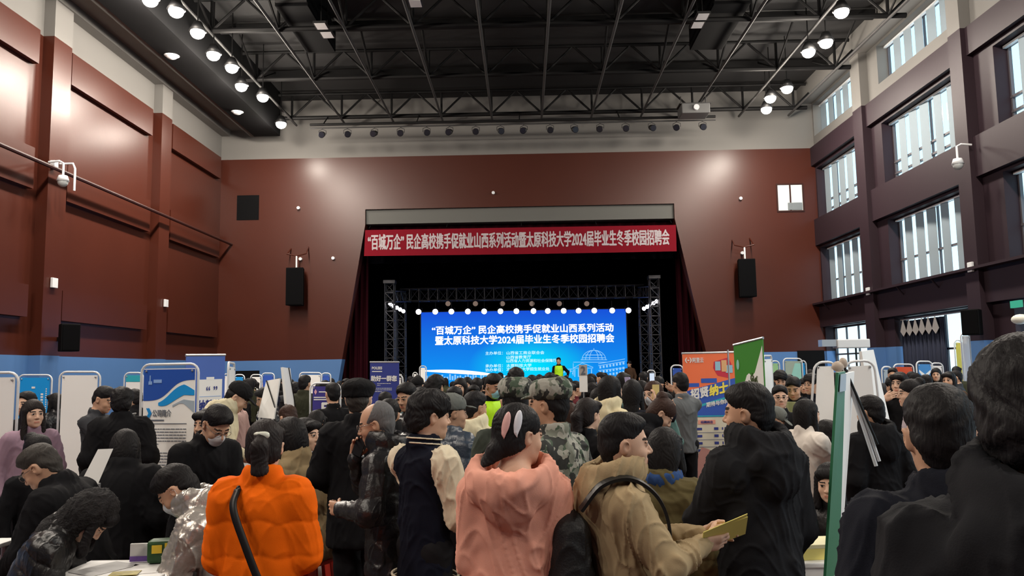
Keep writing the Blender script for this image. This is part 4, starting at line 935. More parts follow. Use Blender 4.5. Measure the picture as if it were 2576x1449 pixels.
# ================================================================== THE PEOPLE NEAR ENOUGH TO HAVE A LOOK OF THEIR OWN
BLK = (.0075, .0075, .009); NVY = (.009, .012, .024); GRY = (.04, .042, .048); CRM = (.66, .60, .42); KHA = (.30, .225, .125)
def on_body(nm, label, cat, I, group=None):
    t = thing(nm, label, cat, I['loc'], math.atan2(I['R'][1, 0], I['R'][0, 0]), group); t.scale = (I['s'],)*3; return t
def slab(mb, c, u, w, n, lu, lw, ln, mi=0):
    c, u, w, n = V(*c), unit(V(*u)), unit(V(*w)), unit(V(*n)); vs = [c+u*a*lu/2+w*b*lw/2+n*d*ln/2 for d in (-1, 1) for b in (-1, 1) for a in (-1, 1)]
    mb.add(vs, [(0,2,3,1),(4,5,7,6),(0,1,5,4),(1,3,7,5),(3,2,6,7),(2,0,4,6)], mi)
# --- the woman in pink
I = person('woman seen from behind in a pink hooded padded coat, petal hairclips in her black hair', 1303, 1013, 3.4, -10, 'pink', (.76, .36, .27), hair='lowpony', hy=-42, hp=4, bulk=.022, hood='down', fem=True, hem=-.32,
           lh=(-.13, .21, .0), rh=(.13, .21, .0), lpole=(-.30, -.8, -.45), rpole=(.30, -.8, -.45), wr=.009, h=.005, hc=.008, tone='light', seed=2, hoodR=.05, hoodz=-.045)
T, Hd, root = I['T'], I['Hd'], I['root']
v, f = sdf_mesh([tor(T.p(0, .0, .06), T.R, .205, .020, 1.0, .02, 'u', .74)], .008); mesh_obj('waist_cord', wrinkle(v, f, .006, 40, 1), f, cloth('pink', (.76, .36, .27)), root)
for lab, az, zz, col in (('pink petal hairclip', 34, .052, (.78, .45, .42)), ('white petal hairclip', 62, .060, (.75, .76, .82))):
    az = math.radians(az); Rc = Hd.R @ rot('z', az) @ rot('y', .16) @ rot('x', -.12); c_ = Hd.p(.083*math.sin(az), -.014-.104*math.cos(az), zz)
    v, f = sdf_mesh([ell(c_, (.016, .010, .048), Rc), cap(c_-unit(Rc[:, 2])*.045, c_-unit(Rc[:, 2])*.066+unit(Rc[:, 0])*.008, .006, .002, .01)], .004)
    part_label(mesh_obj('hairclip', v, f, mat('petal_%d' % int(col[2]*100), col, .4), root), lab)
# --- the woman in orange
I = person('woman seen from behind in a bright orange puffer jacket, dark ponytail with white clip', 668, 1054, 3.8, 2, 'orange', (.95, .155, .004), hair='pony', hcol='dark', hy=6, hp=6, bulk=.034, puff=.010, sp=.165, fem=True, hem=-.14,
           lh=(-.12, .24, .06), rh=(.12, .24, .06), lpole=(-.42, -.75, -.4), rpole=(.42, -.75, -.4), wr=.0035, h=.005, hc=.008, tone='light', seed=5)
T, Hd, root = I['T'], I['Hd'], I['root']
v, f = sdf_mesh([ell(Hd.p(.0, -.110, .062), (.034, .016, .012), Hd.R), ell(Hd.p(.022, -.112, .052), (.014, .012, .012), Hd.R)], .004); part_label(mesh_obj('hairclip', v, f, mat('pearl_plastic', (.7, .72, .62), .3), root), 'white hairclip')
v, f = sdf_mesh([tor(T.p(0, 0, .55), T.R @ rot('x', -.12), .066, .008, 1.5, .01)], .006); part_label(mesh_obj('lanyard', v, f, cloth('purple_ribbon', (.12, .06, .40)), root), 'purple lanyard')
b = on_body('shoulder_bag', 'black crossbody bag hanging at the hip of the woman in orange', 'bag', I)
g = MB(); P = [T.p(-.09, -.10, .49), T.p(-.085, -.178, .41), T.p(-.02, -.205, .25), T.p(.05, -.205, .08), T.p(.13, -.195, -.08), T.p(.19, -.17, -.2)]
ribbon(g, P, T.p(.0, .0, .2), .034, .010)
P2 = [T.p(-.09, -.10, .49), T.p(-.10, .05, .52), T.p(-.07, .17, .42), T.p(0, .2, .2)]; g.tube(P2, .012, 6); g.build('strap', M_BLKMET, b, True)
v, f = sdf_mesh([ell(T.p(.225, -.175, -.30), (.085, .05, .13), rot('z', -.4), .03), cap(T.p(.18, -.19, -.38), T.p(.27, -.16, -.38), .045, None, .04)], .008); mesh_obj('pouch', wrinkle(v, f, .005, 18, 3), f, mat('black_leather', (.012, .012, .013), .4), b)
# --- phone man
I = person('balding man in glasses and black hooded down jacket talking on a phone', 938, 1010, 4.8, 82, 'charcoal_puffer', (.011, .0115, .014), hair='balding', hcol='grey', hp=10, hy=6, lean=3, bulk=.020, puff=.008, sp=.13, shiny=True, hood='down', hem=-.22,
           rh=(.07, .22, .47), lh=(-.17, .24, .19), rpole=(.6, .4, -.8), rhd=(-.2, -.25, 1), rhn=(-1, -.5, .0), rcurl=.7, lcurl=1.2, lpole=(-.6, -.5, -.7), glasses=True, h=.0045, hc=.008, seed=8, wr=.006)
w = I['arms'][1][2]; b = on_body('mobile_phone', 'black phone held to the ear of the balding man', 'phone', I); g = MB(); slab(g, w+I['T'].d(-.055, -.05, .085), I['T'].d(-.1, -.45, 1), I['T'].d(.3, 1, .45), I['T'].d(1, -.3, 0), .15, .07, .008); g.build('phone_body', M_BLKMET, b)
# --- varsity man
CR2 = cloth('cream_leather', (.72, .64, .48), .55)
I = person('young man in a black varsity jacket with cream sleeves and striped collar, back turned', 1078, 983, 4.4, -42, 'navy_wool', (.006, .0075, .016), hair='bushy', hy=-20, hp=2, bulk=.020, hem=-.20, slm=CR2, rh=(.14, .26, .05), lh=(.04, .30, .12), rpole=(.5, -.6, -.4), lpole=(.1, -.4, -.9), h=.0045, hc=.008, seed=11, tone='light', wr=.006)
T, root = I['T'], I['root']
for nm, pz, R0, r0, ys, n_ in (('collar_band', .533, .0945, .0065, 1.0, 2), ('hem_band', -.185, .205, .010, .74, 2)):
    for k in range(n_):
        v, f = sdf_mesh([tor(T.p(0, 0, pz+.026*k), T.R @ rot('x', -.12 if nm[0] == 'c' else 0), R0, r0, .8, .01, 'u', ys)], .006); part_label(mesh_obj(nm, v, f, CR2, root), 'cream stripe')
# --- man in black flat cap
person('tall man in a black flat cap and long black coat, back to the camera', 902, 948, 5.7, 6, 'black_wool', BLK, hair='short', hcol='salt', bulk=.022, hem=-.30, cap_=('news', cloth('black_cap', (.012, .012, .013))), hy=-6, lh=(-.2, .22, .05), rh=(.2, .2, .05), h=.0055, seed=13, tone='light')
# --- camouflage pair
person('man in a camouflage cap with grey hood over a black jacket, behind the pink coat', 1296, 948, 5.0, 2, 'dark_camo', (.05, .06, .05), hair='short', hood='down', hoodmat=cloth('grey_fleece', GRY), cap_=('army', camo()), bulk=.02, hem=-.25, h=.0055, seed=17)
I = person('young soldier in camouflage uniform and cap turned left, red armband', 1384, 948, 4.55, 52, 'camo', hair='crew', cap_=('army', camo()), hy=8, bulk=.016, hem=-.2, rh=(.20, .16, .05), h=.0045, hc=.008, seed=19, rpole=(1, -.6, -.3), legs=True, bottom=(.05, .06, .045))
Ssh, E_, Wp, fd = I['arms'][1]; d = unit(E_-Ssh); m_ = Ssh+d*.17
v, f = sdf_mesh([cap(m_-d*.06, m_+d*.06, .078, .074, .01)], .006); ab = mesh_obj('armband', v, f, mat('red_satin', (.55, .02, .015), .45), I['root']); part_label(ab, 'red armband with yellow print')
g = MB(); n_ = unit(I['R'].T @ V(-.1, -1, 0)-((I['R'].T @ V(-.1, -1, 0)) @ d)*d); s_ = np.cross(d, n_)
for dx, dz, L_ in ((0, .02, .05), (0, -.02, .05), (0, 0, .065)): slab(g, m_+n_*.077+d*dz+s_*dx, (s_+d*.4*(dx == 0 and dz == 0)), d, n_, L_, .012, .006)
g.build('armband_print', mat('yellow_print', (.80, .55, .04), .5), ab)
# --- hooded youth, blue puffer, grey cap, spectacled man
person('black-haired person in a cream hooded jacket and dark backpack straps', 1192, 984, 6.5, -18, 'cream', (.70, .64, .45), hair='short', hood='down', hy=-25, bulk=.018, h=.007, seed=23)
person('person in a grey cap and steel-blue puffer jacket looking right', 1135, 988, 5.9, -40, 'steel_blue_puffer', (.035, .050, .075), hair='short', cap_=('ball', cloth('grey_cap', (.14, .15, .14))), hy=-25, bulk=.035, puff=.012, sp=.12, shiny=True, h=.007, seed=27)
person('man in spectacles facing the camera behind the grey cap', 1143, 972, 8.2, 172, 'grey_jacket', GRY, hair='short', glasses=True, h=.007, seed=29, tone='light')
person('long-haired woman in black facing the camera before the screen', 1157, 950, 11.0, 168, 'black_knit', BLK, hair='long', fem=True, h=.008, seed=31, tone='light')
person('man in a black jacket facing the camera, head tilted down, beside the navy roll-up', 1020, 962, 7.7, 150, 'black_nylon', BLK, hair='short', hp=14, shiny=True, h=.006, seed=33)
person('dark-coated man with a white scarf behind the man on the phone', 978, 1003, 6.4, -30, 'black_wool', BLK, hair='short', scarf=cloth('white_scarf', (.5, .52, .56)), hy=30, bulk=.02, hood='down', h=.006, seed=37)
HV = mat('hi_vis_yellow', (.50, .95, .01), .55)
person('marshal in a fluorescent yellow vest and blue face mask', 1246, 940, 9.3, -155, 'black_fleece', BLK, hair='short', hp=18, hy=20, mask='blue', vest=HV, h=.006, lh=(-.08, .26, .2), rh=(.08, .26, .2), seed=41, tone='dark')
# --- beige man with rucksack
I = person('young man with cropped hair in a beige jacket holding out leaflets, facing right', 1562, 1036, 3.40, -82, 'beige', (.38, .285, .165), hair='crew', bulk=.016, hood='down', hem=-.30, hy=-4, rh=(.10, .33, .25), lh=(.0, .37, .27), rpole=(.7, -.2, -.9), lpole=(-.7, -.2, -.9), rhd=(-.1, 1, .05), rhn=(-.8, 0, .5), lhd=(.1, 1, .1), rcurl=.75, h=.0042, hc=.0075, seed=43, tone='light', wr=.010)
T, root = I['T'], I['root']; w = I['arms'][1][2]
b = on_body('leaflets', 'folded yellow leaflets held out by the man in the beige jacket', 'leaflets', I); g = MB()
slab(g, w+T.d(.01, .10, .055), T.d(0, 1, .35), T.d(.75, -.2, .6), T.d(-.6, -.3, .75), .21, .15, .003); slab(g, w+T.d(.0, .11, .045), T.d(0, 1, .30), T.d(.72, -.2, .65), T.d(-.65, -.3, .7), .20, .14, .003)
g.build('sheets', mat('yellow_paper', (.80, .72, .20), .6), b)
b = on_body('backpack', 'black rucksack on the back of the man in the beige jacket', 'backpack', I)
v, f = sdf_mesh([cap(T.p(-.07, -.235, .0), T.p(-.07, -.235, .32), .10, .085, .05), cap(T.p(.07, -.235, .0), T.p(.07, -.235, .32), .10, .085, .05), cap(T.p(0, -.31, .02), T.p(0, -.31, .14), .07, None, .04)], .010)
mesh_obj('pack_body', wrinkle(v, f, .007, 12, 2), f, mat('black_nylon_bag', (.010, .010, .011), .55, .2, 8, .2, 120), b)
for sx in (-1, 1):
    g = MB(); P = [T.p(sx*.125, -.20, .42), T.p(sx*.145, -.11, .525), T.p(sx*.15, .02, .545), T.p(sx*.15, .135, .455), T.p(sx*.155, .175, .30), T.p(sx*.20, .12, .14), T.p(sx*.215, -.05, .02), T.p(sx*.16, -.19, -.04)]
    ribbon(g, P, T.p(sx*.10, 0, .25), .046, .014)
    g.build('strap', M_BLKMET, b)
# --- big dark coat right of centre
person('tall man in a dark hooded outdoor coat turned away, head to the left', 1885, 962, 3.75, 28, 'charcoal', (.014, .0145, .017), hair='short', hy=26, hood='down', bulk=.030, hem=-.34, lh=(-.14, .32, .02), rh=(.20, .12, -.06), lpole=(-.7, -.5, -.4), lcurl=.9, h=.0045, hc=.0075, seed=47, tone='mid', wr=.008)
# --- between them
person('black-haired woman in an olive puffer with a blue scarf, seen from behind', 1672, 1074, 5.1, -22, 'olive_puffer', (.105, .085, .038), hair='bob', fem=True, bulk=.032, puff=.012, sp=.12, scarf=cloth('blue_scarf', (.03, .07, .20)), seat=True, h=.0055, seed=51, hp=12)
person('brown-haired young woman leaning forward to the right in a black jacket with cream hood', 1690, 1008, 6.6, -95, 'black_down', BLK, hair='bun', hcol='brown', fem=True, lean=16, hp=28, hood='down', bulk=.03, h=.0055, seed=53, tone='light', scarf=cloth('cream_fur', (.75, .68, .46)))
I = person('long-haired woman in a white mask and teal coat looking at her phone', 1640, 958, 8.6, 128, 'teal', (.10, .19, .18), hair='long', hcol='brown', mask='pale', fem=True, rh=(.05, .34, .62), rpole=(1, -.2, -.6), rhd=(0, .2, 1), h=.007, seed=57, tone='light', hp=8)
w = I['arms'][1][2]; b = on_body('mobile_phone', 'phone with bright red and lilac screen held up by the masked woman in teal', 'phone', I); g = MB(); slab(g, w+I['T'].d(0, .03, .16), (0, .2, 1), (1, 0, 0), (0, 1, -.2), .16, .078, .009); g.build('phone_body', mat('lilac_screen', (.55, .50, .80), .3), b)
I = person('person in black raising a white phone beside the right end of the screen', 1712, 937, 9.8, 18, 'slate', (.13, .14, .15), hair='short', rh=(.06, .30, .60), lh=(-.2, .3, .62), rpole=(1, 0, -.6), h=.008, seed=59)
person('woman with long black hair and cream jacket with black rucksack strap', 1534, 944, 7.5, -52, 'cream2', (.66, .58, .38), hair='long', fem=True, hood='down', h=.007, seed=61, tone='light', bulk=.015)
person('woman with brown hair in a ponytail and black collar, turned right', 1476, 1000, 6.0, -42, 'black_wool', BLK, hair='pony', hcol='dark', fem=True, h=.006, seed=63, tone='light', bulk=.015, rh=(.15, .3, .2))
person('woman with reddish-brown hair gathered low, from behind', 1432, 1012, 6.75, 8, 'dark_plum', (.03, .012, .014), hair='mid', hcol='brown', fem=True, h=.007, seed=65)
person('woman with very long black hair right of the soldier, from behind', 1404, 958, 7.6, -6, 'black_knit', BLK, hair='long', fem=True, h=.007, seed=67)
I = person('woman with long straight black hair holding a phone up above the crowd', 1590, 954, 8.1, -25, 'ink', (.010, .011, .018), hair='long', fem=True, rh=(.14, .36, .55), rpole=(1, -.3, -.5), rhd=(0, .1, 1), h=.007, seed=69, tone='light')
w = I['arms'][1][2]; b = on_body('mobile_phone', 'phone in a yellow case held up over the middle of the crowd', 'phone', I); g = MB(); slab(g, w+I['T'].d(0, .02, .13), (0, .1, 1), (1, 0, 0), (0, 1, -.1), .15, .072, .01); g.build('phone_body', mat('yellow_case', (.62, .52, .22), .5), b)
# --- left of centre
I = person('man in black with a white face mask and glasses leaning over a table', 560, 1024, 5.3, -128, 'black_suit', BLK, hair='short', lean=10, hp=26, mask='white', glasses=True, hem=-.26, bulk=.022, h=.0045, seed=71, rh=(.1, .3, .1), lh=(-.1, .34, .1))
person('dark-haired person behind the masked man, half hidden by the introduction stand', 522, 1027, 6.2, 160, 'black_knit', BLK, hair='mid', h=.007, seed=73)
I = person('person in a cream hooded jacket and black cap bending over papers', 622, 964, 7.9, -78, 'cream', (.66, .60, .42), hair='short', cap_=('ball', cloth('black_cap', (.012, .012, .013))), hp=28, lean=8, hood='down', bulk=.025, puff=.006, sp=.2, bottom=(.03, .012, .012), rh=(.1, .32, .12), h=.006, seed=75, tone='light')
person('dark-coated person bending toward the one in cream', 660, 975, 9.4, 115, 'black_nylon', BLK, hair='short', hp=20, h=.007, seed=77)
person('tall person in a dark olive coat, back turned, at the far booths', 766, 943, 12.7, -12, 'dark_olive', (.030, .032, .020), hair='short', bulk=.03, hem=-.3, h=.008, seed=79)
person('person in a black hooded coat stooping with a camera among the left booths', 722, 1020, 7.7, 40, 'black_down', BLK, hair='short', hcol='brown', bulk=.03, hood='down', lean=22, lh=(-.05, .3, .45), rh=(.05, .3, .45), h=.006, seed=81)
person('young woman with a pale face and dark scarf seated behind the orange jacket', 768, 1050, 7.0, -110, 'black_wool', BLK, hair='bob', fem=True, seat=True, scarf=cloth('white_scarf', (.5, .52, .56)), h=.0055, seed=83, tone='light')
I = person('black-haired person in a khaki down jacket seated on a red stool', 722, 1050, 6.15, 58, 'khaki_puffer', KHA, hair='mid', fem=True, bulk=.040, puff=.012, sp=.16, seat=True, lean=14, hy=10, rh=(.12, .35, .08), h=.0055, hc=.009, seed=85, tone='light', wr=.008)
KH = I
person('person in a cream jacket behind the black flat-cap coat', 803, 1034, 8.4, -15, 'cream2', (.66, .58, .38), hair='mid', lean=28, h=.007, seed=87)
# --- left edge
I = person('young man with white face mask in a silver padded jacket writing at the white table', 408, 1180, 4.75, 92, 'silver', (.55, .52, .48), hair='short', seat=True, lean=26, hp=16, mask='pale', bulk=.026, puff=.010, sp=.12, shiny=True, hood='down', lh=(-.14, .46, .10), rh=(.10, .44, .10), lpole=(-1, -.2, -.7), lhd=(0, 1, -.1), lhn=(0, 0, -1), lcurl=.5, h=.0045, hc=.0075, seed=91, wr=.010)
SV = I
I = person('person in a black shiny down jacket with fur hood up, writing at the white table', 292, 1262, 4.65, -72, 'black_gloss', (.012, .012, .013), hair='mid', seat=True, lean=28, hp=34, hood='up', hoodmat=mat('black_fur', (.014, .013, .014), .9, .4, 60, .6, 90), bulk=.028, puff=.012, sp=.10, shiny=True, fem=True, lh=(-.12, .42, .13), rh=(.16, .36, .10), rhd=(0, 1, .0), lhd=(.2, 1, 0), rhn=(0, 0, -1), lhn=(0, 0, -1), rcurl=.5, h=.0045, hc=.0075, seed=93, tone='light')
person('heavy-set man in glasses and black overcoat leaning on the left edge table', 76, 1124, 5.3, 92, 'black_wool', BLK, hair='short', hcol='salt', seat=True, lean=20, hp=14, glasses=True, bulk=.045, lh=(-.12, .40, .16), rh=(.10, .40, .16), h=.005, seed=95, tone='mid')
person('dark-coated person at the very left edge, only a shoulder and knee in the picture', -190, 1200, 3.75, -60, 'black_wool', BLK, hair='mid', seat=True, lean=10, bulk=.04, h=.007, seed=97)
person('young woman with long wavy dark hair in a lilac coat looking right', 84, 1004, 7.2, -140, 'lilac', (.30, .20, .26), hair='long', hcol='dark', fem=True, hy=12, bulk=.02, h=.0055, seed=99, tone='light')
person('dark-haired person behind the woman in lilac, before the light blue stand', 70, 984, 8.6, 172, 'black_knit', BLK, hair='short', h=.007, seed=101, tone='light')
person('girl with a topknot seated behind the man in the black overcoat', 97, 1092, 6.6, -112, 'black_fleece', BLK, hair='bun', fem=True, seat=True, h=.006, seed=103, tone='light')
person('person in a dark coat half hidden behind the blank white stand', 141, 988, 11.2, 78, 'black_nylon', BLK, hair='mid', bulk=.03, h=.008, seed=105)
I = person('person in a grey coat looking down at a grey phone by the blue wall', 271, 972, 8.4, -95, 'grey_jacket', GRY, hair='short', hp=20, rh=(.05, .30, .42), lh=(-.05, .30, .42), h=.007, seed=107)
w = I['arms'][1][2]; b = on_body('mobile_phone', 'grey phone of the person by the blue wall', 'phone', I); g = MB(); slab(g, w+I['T'].d(-.03, .08, .03), (0, .6, 1), (1, 0, 0), (0, 1, -.6), .16, .08, .009); g.build('phone_body', mat('grey_phone', (.12, .13, .13), .3), b)
person('tall person in a bulky black coat, back turned, left of the introduction stand', 308, 976, 7.6, 22, 'black_down', BLK, hair='bushy', bulk=.045, hem=-.3, h=.007, seed=109)
person('long-haired person in black, low beside the introduction stand', 318, 1080, 6.4, 18, 'black_wool', BLK, hair='mid', bulk=.05, seat=True, lean=8, hp=10, h=.006, seed=111)
# --- right side
person('woman in a white fleece coat with long dark hair reaching to the right', 2026, 1003, 6.5, -72, 'white_fleece', (.74, .68, .62), hair='long', fem=True, bulk=.03, rh=(.10, .42, .05), lh=(-.1, .40, .05), h=.0055, seed=113, tone='light')
person('person in a black cap bent forward behind the dark outdoor coat', 1966, 1026, 8.0, -120, 'black_nylon', BLK, hair='short', hp=30, cap_=('ball', cloth('grey_cap', (.05, .05, .05))), h=.007, seed=115, tone='light')
I = person('person reading a cream brochure at the right-hand booths', 1994, 948, 9.5, 150, 'black_knit', BLK, hair='short', hp=18, lh=(-.1, .3, .32), rh=(.1, .3, .32), h=.007, seed=117, tone='mid')
b = on_body('brochure', 'open cream and green brochure held by the reader at the right-hand booths', 'brochure', I); g = MB(); T = I['T']
for sx in (-1, 1): slab(g, T.p(sx*.085, .40, .40), T.d(1, sx*.25, 0), T.d(0, .4, 1), T.d(0, 1, -.4), .18, .26, .004)
g.build('pages', mat('cream_page', (.72, .68, .42), .6), b)
person('dark-haired man in black with head bowed, left of the brochure reader', 1962, 933, 12.4, 165, 'black_wool', BLK, hair='bushy', hp=18, h=.008, seed=119)
person('dark-haired person in black right of the brochure reader', 2042, 941, 10.6, 120, 'ink', (.010, .011, .018), hair='bushy', h=.008, seed=121)
person('girl seated in a black coat before a red stool, face turned to the camera', 2083, 1164, 5.3, 150, 'black_gloss', (.012, .012, .013), hair='mid', fem=True, seat=True, lean=8, h=.005, seed=123, tone='light', shiny=True, lh=(-.1, .36, .1), rh=(.12, .38, .08))
person('person in a black hooded coat seated below the blank white panel', 2080, 1056, 7.25, 5, 'black_down', BLK, hair='short', bulk=.04, hood='down', seat=True, h=.007, seed=125)
person('young man in a black coat in front of the big white panels, back turned', 2190, 994, 6.0, 16, 'black_wool', BLK, hair='short', hood='down', hy=14, bulk=.025, h=.0055, seed=127, tone='mid')
person('woman in a pale lilac coat with hair tied, turned left behind the dark heads', 2290, 953, 7.6, 80, 'pale_lilac', (.50, .42, .46), hair='bun', fem=True, h=.006, seed=129, tone='light')
person('person in black with a raised pale hand near the right-hand booths', 2262, 935, 9.6, 130, 'black_fleece', BLK, hair='mid', rh=(.1, .22, .5), rpole=(1, 0, -.5), h=.007, seed=131, tone='light')
person('tall man with thick black hair in a dark navy coat, back turned', 2358, 966, 2.25, -12, 'dark_navy', (.010, .0115, .018), hair='short', hy=-4, bulk=.026, hem=-.3, h=.0055, hc=.009, seed=133, tone='mid', wr=.008)
person('very tall man with bushy black hair in a charcoal hooded coat at the right edge', 2595, 856, 1.55, -30, 'dark_charcoal', (.013, .0135, .016), hair='bushy', hood='down', bulk=.030, hem=-.3, hp=4, h=.0055, hc=.009, seed=137, wr=.009)
# ================================================================== STANDS, TABLES, STOOLS
class Panel:
    """flat board given by its four corners; P(u, v) runs left-right, bottom-top in the local space of its root"""
    def __init__(s, TL, TR, BL, BR):
        s.o = V((BL[0]+BR[0])/2, (BL[1]+BR[1])/2, 0); s.TL, s.TR, s.BL, s.BR = [np.array(p, float)-s.o for p in (TL, TR, BL, BR)]
        s.n = unit(np.cross(s.BR-s.BL, s.TL-s.BL))
    def P(s, u, v, l=0.0): return (s.BL*(1-u)+s.BR*u)*(1-v)+(s.TL*(1-u)+s.TR*u)*v+s.n*l
    def q(s, mb, u0, v0, u1, v1, l=.006, th=.003, mi=0): return mb.quad(s.P(u0, v0, l), s.P(u1, v0, l), s.P(u1, v1, l), s.P(u0, v1, l), th, mi)
    def poly(s, mb, pts, l=.006, mi=0): return mb.add([s.P(u, v, l) for u, v in pts], [tuple(range(len(pts)))], mi)
    def text(s, t, u0, v0, u1, v1, m, par, bold=.03, l=.010): return lettering(t, s.P(u0, v0, l), s.P(u1, v0, l), s.P(u0, v1, l), m, par, bold)
def pan(tl, tr, zb=.12, bl=None, br=None):
    TL, TR = atY(*tl), atY(*tr); BL = atY(*bl) if bl else V(TL[0], TL[1], zb); BR = atY(*br) if br else V(TR[0], TR[1], zb); return Panel(TL, TR, BL, BR)
def board(name, label, p, m, frame='tube', th=.012, group=None, feet=True, gap=.045, rt=.013):
    t = thing(name, label, 'banner stand', p.o, 0, group)
    g = MB(); p.q(g, 0, 0, 1, 1, 0, th); g.build('banner_sheet', m, t)
    if frame == 'tube':
        e = .035; L = np.linalg.norm(p.TR-p.TL); Hh = np.linalg.norm(p.TL-p.BL); a = e/L; c = .09; g = MB(); lo = -(p.BL[2])/max(Hh, .1)
        pts = [p.P(-a, lo)] + [p.P(-a, 1+gap/Hh-c/Hh)] + [p.P(-a+c/L*(1-math.cos(k*PI/8)), 1+gap/Hh-c/Hh+c/Hh*math.sin(k*PI/8)) for k in range(1, 5)]
        pts += [p.P(1+a-c/L*(1-math.cos(k*PI/8)), 1+gap/Hh-c/Hh+c/Hh*math.sin(k*PI/8)) for k in range(4, 0, -1)] + [p.P(1+a, 1+gap/Hh-c/Hh), p.P(1+a, lo)]
        g.tube(pts, rt, 8); g.build('tube_frame', M_MET, t, True)
        for u in (-a, 1+a):
            f_ = p.P(u, lo); f_[2] = .015; MB().cyl(f_-p.n*.22*np.array([1, 1, 0]), f_+p.n*.22*np.array([1, 1, 0]), .015, seg=8).build('foot', M_MET, t)
        g = MB()
        for u in (.05, .95): 
            for v_ in (.985,): g.ball(p.P(u, v_, th), .012, 8, 6)
        g.build('eyelets', M_ALU, t)
    elif frame == 'roll':
        MB().cyl(p.P(-.01, 1.0), p.P(1.01, 1.0), .016, seg=8).build('top_rail', M_ALU, t)
        b0, b1 = p.P(-.02, 0), p.P(1.02, 0); b0[2] = b1[2] = .05; MB().cyl(b0, b1, .05, seg=12).build('base_cassette', M_ALU, t)
        c0 = p.P(.5, 0, -.03); c0[2] = .05; MB().cyl(c0, p.P(.5, 1, -.03), .010, seg=6).build('back_pole', M_ALU, t)
    return t
V_BLUE = mat('print_blue', (.020, .085, .42), .4, .05, 3); V_CY = mat('print_bright_blue', (.012, .30, .75), .4, .05, 3); V_GREY = mat('print_grey_blue', (.36, .44, .52), .5, .04, 3); V_TXT = mat('print_dark_grey', (.13, .15, .19), .6); V_DB = mat('print_navy', (.035, .05, .26), .4, .05, 3); V_ROYAL = mat('print_royal', (.035, .10, .46), .4, .05, 3)
def smalltext(p, mb, u0, u1, v0, dv, n, rr, gaps=(), l=.010):
    for i in range(n):
        if i in gaps: continue
        v = v0-dv*i; u = u0; end = u1 if (i+1) not in gaps and i < n-1 else u0+(u1-u0)*(.2+.4*rr.random())
        while u < end:
            w_ = .03+.06*rr.random(); p.q(mb, u, v, min(u+w_, end), v+dv*.27, l, .002); u += w_+.012
# S3 the introduction stand
p = pan((364, 928, 8.35), (492, 926, 8.25), .16)
t = board('banner_stand', 'white and blue company introduction stand in a tube frame on the left', p, M_BOARD)
g = MB()
def wv(u): return .80+.135*(u**1.6)*(2.6-1.7*u)-.02*math.sin(u*5)
N = 24
def band(mb, f0, f1, a=0.0, b=1.0, l=.008):
    for i in range(N):
        x0, x1 = a+(b-a)*i/N, a+(b-a)*(i+1)/N
        if f1(x0) > f0(x0) or f1(x1) > f0(x1): mb.quad(p.P(x0, f0(x0), l), p.P(x1, f0(x1), l), p.P(x1, max(f1(x1), f0(x1)), l), p.P(x0, max(f1(x0), f0(x0)), l), .002)
f_top = lambda u: .995
edge1 = lambda u: .815+.10*max(0, u-.18)**.9*1.25 if u > .18 else .815+.02*((.18-u)/.18)**2*-.4
edge1 = lambda u: .808+.145*(1/(1+math.exp(-(u-.52)*9)))-.02*u
band(g, edge1, f_top, l=.008); g.build('blue_header_print', V_BLUE, t)
g = MB(); e2 = lambda u: edge1(u)-.022 if u < .30 else edge1(u)-.022-.20*max(0, u-.80)**1.0; e3 = lambda u: e2(u)-.012-.055*math.sin(max(0, u-.28)/.72*PI*.9)
band(g, e3, e2, .30, 1.0, .010); g.build('bright_wave_print', V_CY, t)
g = MB(); e4 = lambda u: e3(u)-.018-.03*max(0, u-.5); e5 = lambda u: e4(u)-.012-.30*max(0, u-.70)**1.35; band(g, e5, e4, .58, 1.0, .010); g.build('grey_wave_print', V_GREY, t)
g = MB(); p.q(g, .10, .905, .17, .925, .012); p.q(g, .12, .925, .14, .96, .012); p.q(g, .2, .915, .36, .935, .012); g.build('faint_emblem', mat('print_pale_blue', (.25, .42, .78), .4), t)
p.text('公司简介', .20, .715, .56, .757, V_TXT, t, .02); p.text('》', .08, .705, .17, .765, V_CY, t, .05)
g = MB(); rr = random.Random(4); smalltext(p, g, .13, .86, .64, .0175, 26, rr, (6, 7, 14, 15)); p.q(g, .12, .672, .86, .676, .010); p.q(g, .13, .69, .42, .698, .01); g.build('small_print', V_TXT, t)
# blank stands
p = pan((-75, 950, 7.6), (38, 949, 7.6), .2); t = board('banner_stand', 'white stand cut by the left edge of the picture', p, M_BOARD)
g = MB()
for i, u in enumerate((.68, .80, .92)): g = MB(); p.q(g, u, .215, u+.07, .235, .01); p.q(g, u+.01, .20, u+.05, .211, .01); g.build('small_print', V_DB, t)
p = pan((157, 944, 10.4), (246, 944, 10.4), .2); board('banner_stand', 'blank white stand in a round-cornered tube frame before the blue wall', p, M_BOARD)
p = pan((52, 950, 13.2), (126, 950, 13.2), .2); t = board('banner_stand', 'bright blue stand with a big white In behind the woman in lilac', p, V_CY)
p.text('In', .30, .74, .62, .84, M_PAPER, t, .04)
g = MB(); rr = random.Random(5)
for i in range(9): p.q(g, .72, .60+.028*i, .80, .60+.028*i+.018, .01)
for i in range(16): p.q(g, .88, .55+.022*i, .92, .55+.022*i+.012, .01)
p.q(g, .4, .89, .52, .91, .01); g.build('small_print', M_PAPER, t)
p = pan((318, 944, 14.2), (356, 944, 14.2), .2); t = board('banner_stand', 'white stand with a teal top strip, mostly behind the introduction stand', p, M_BOARD); g = MB(); p.q(g, 0, .93, 1, 1, .01); g.build('header_print', mat('print_teal', (.03, .38, .48), .5), t)
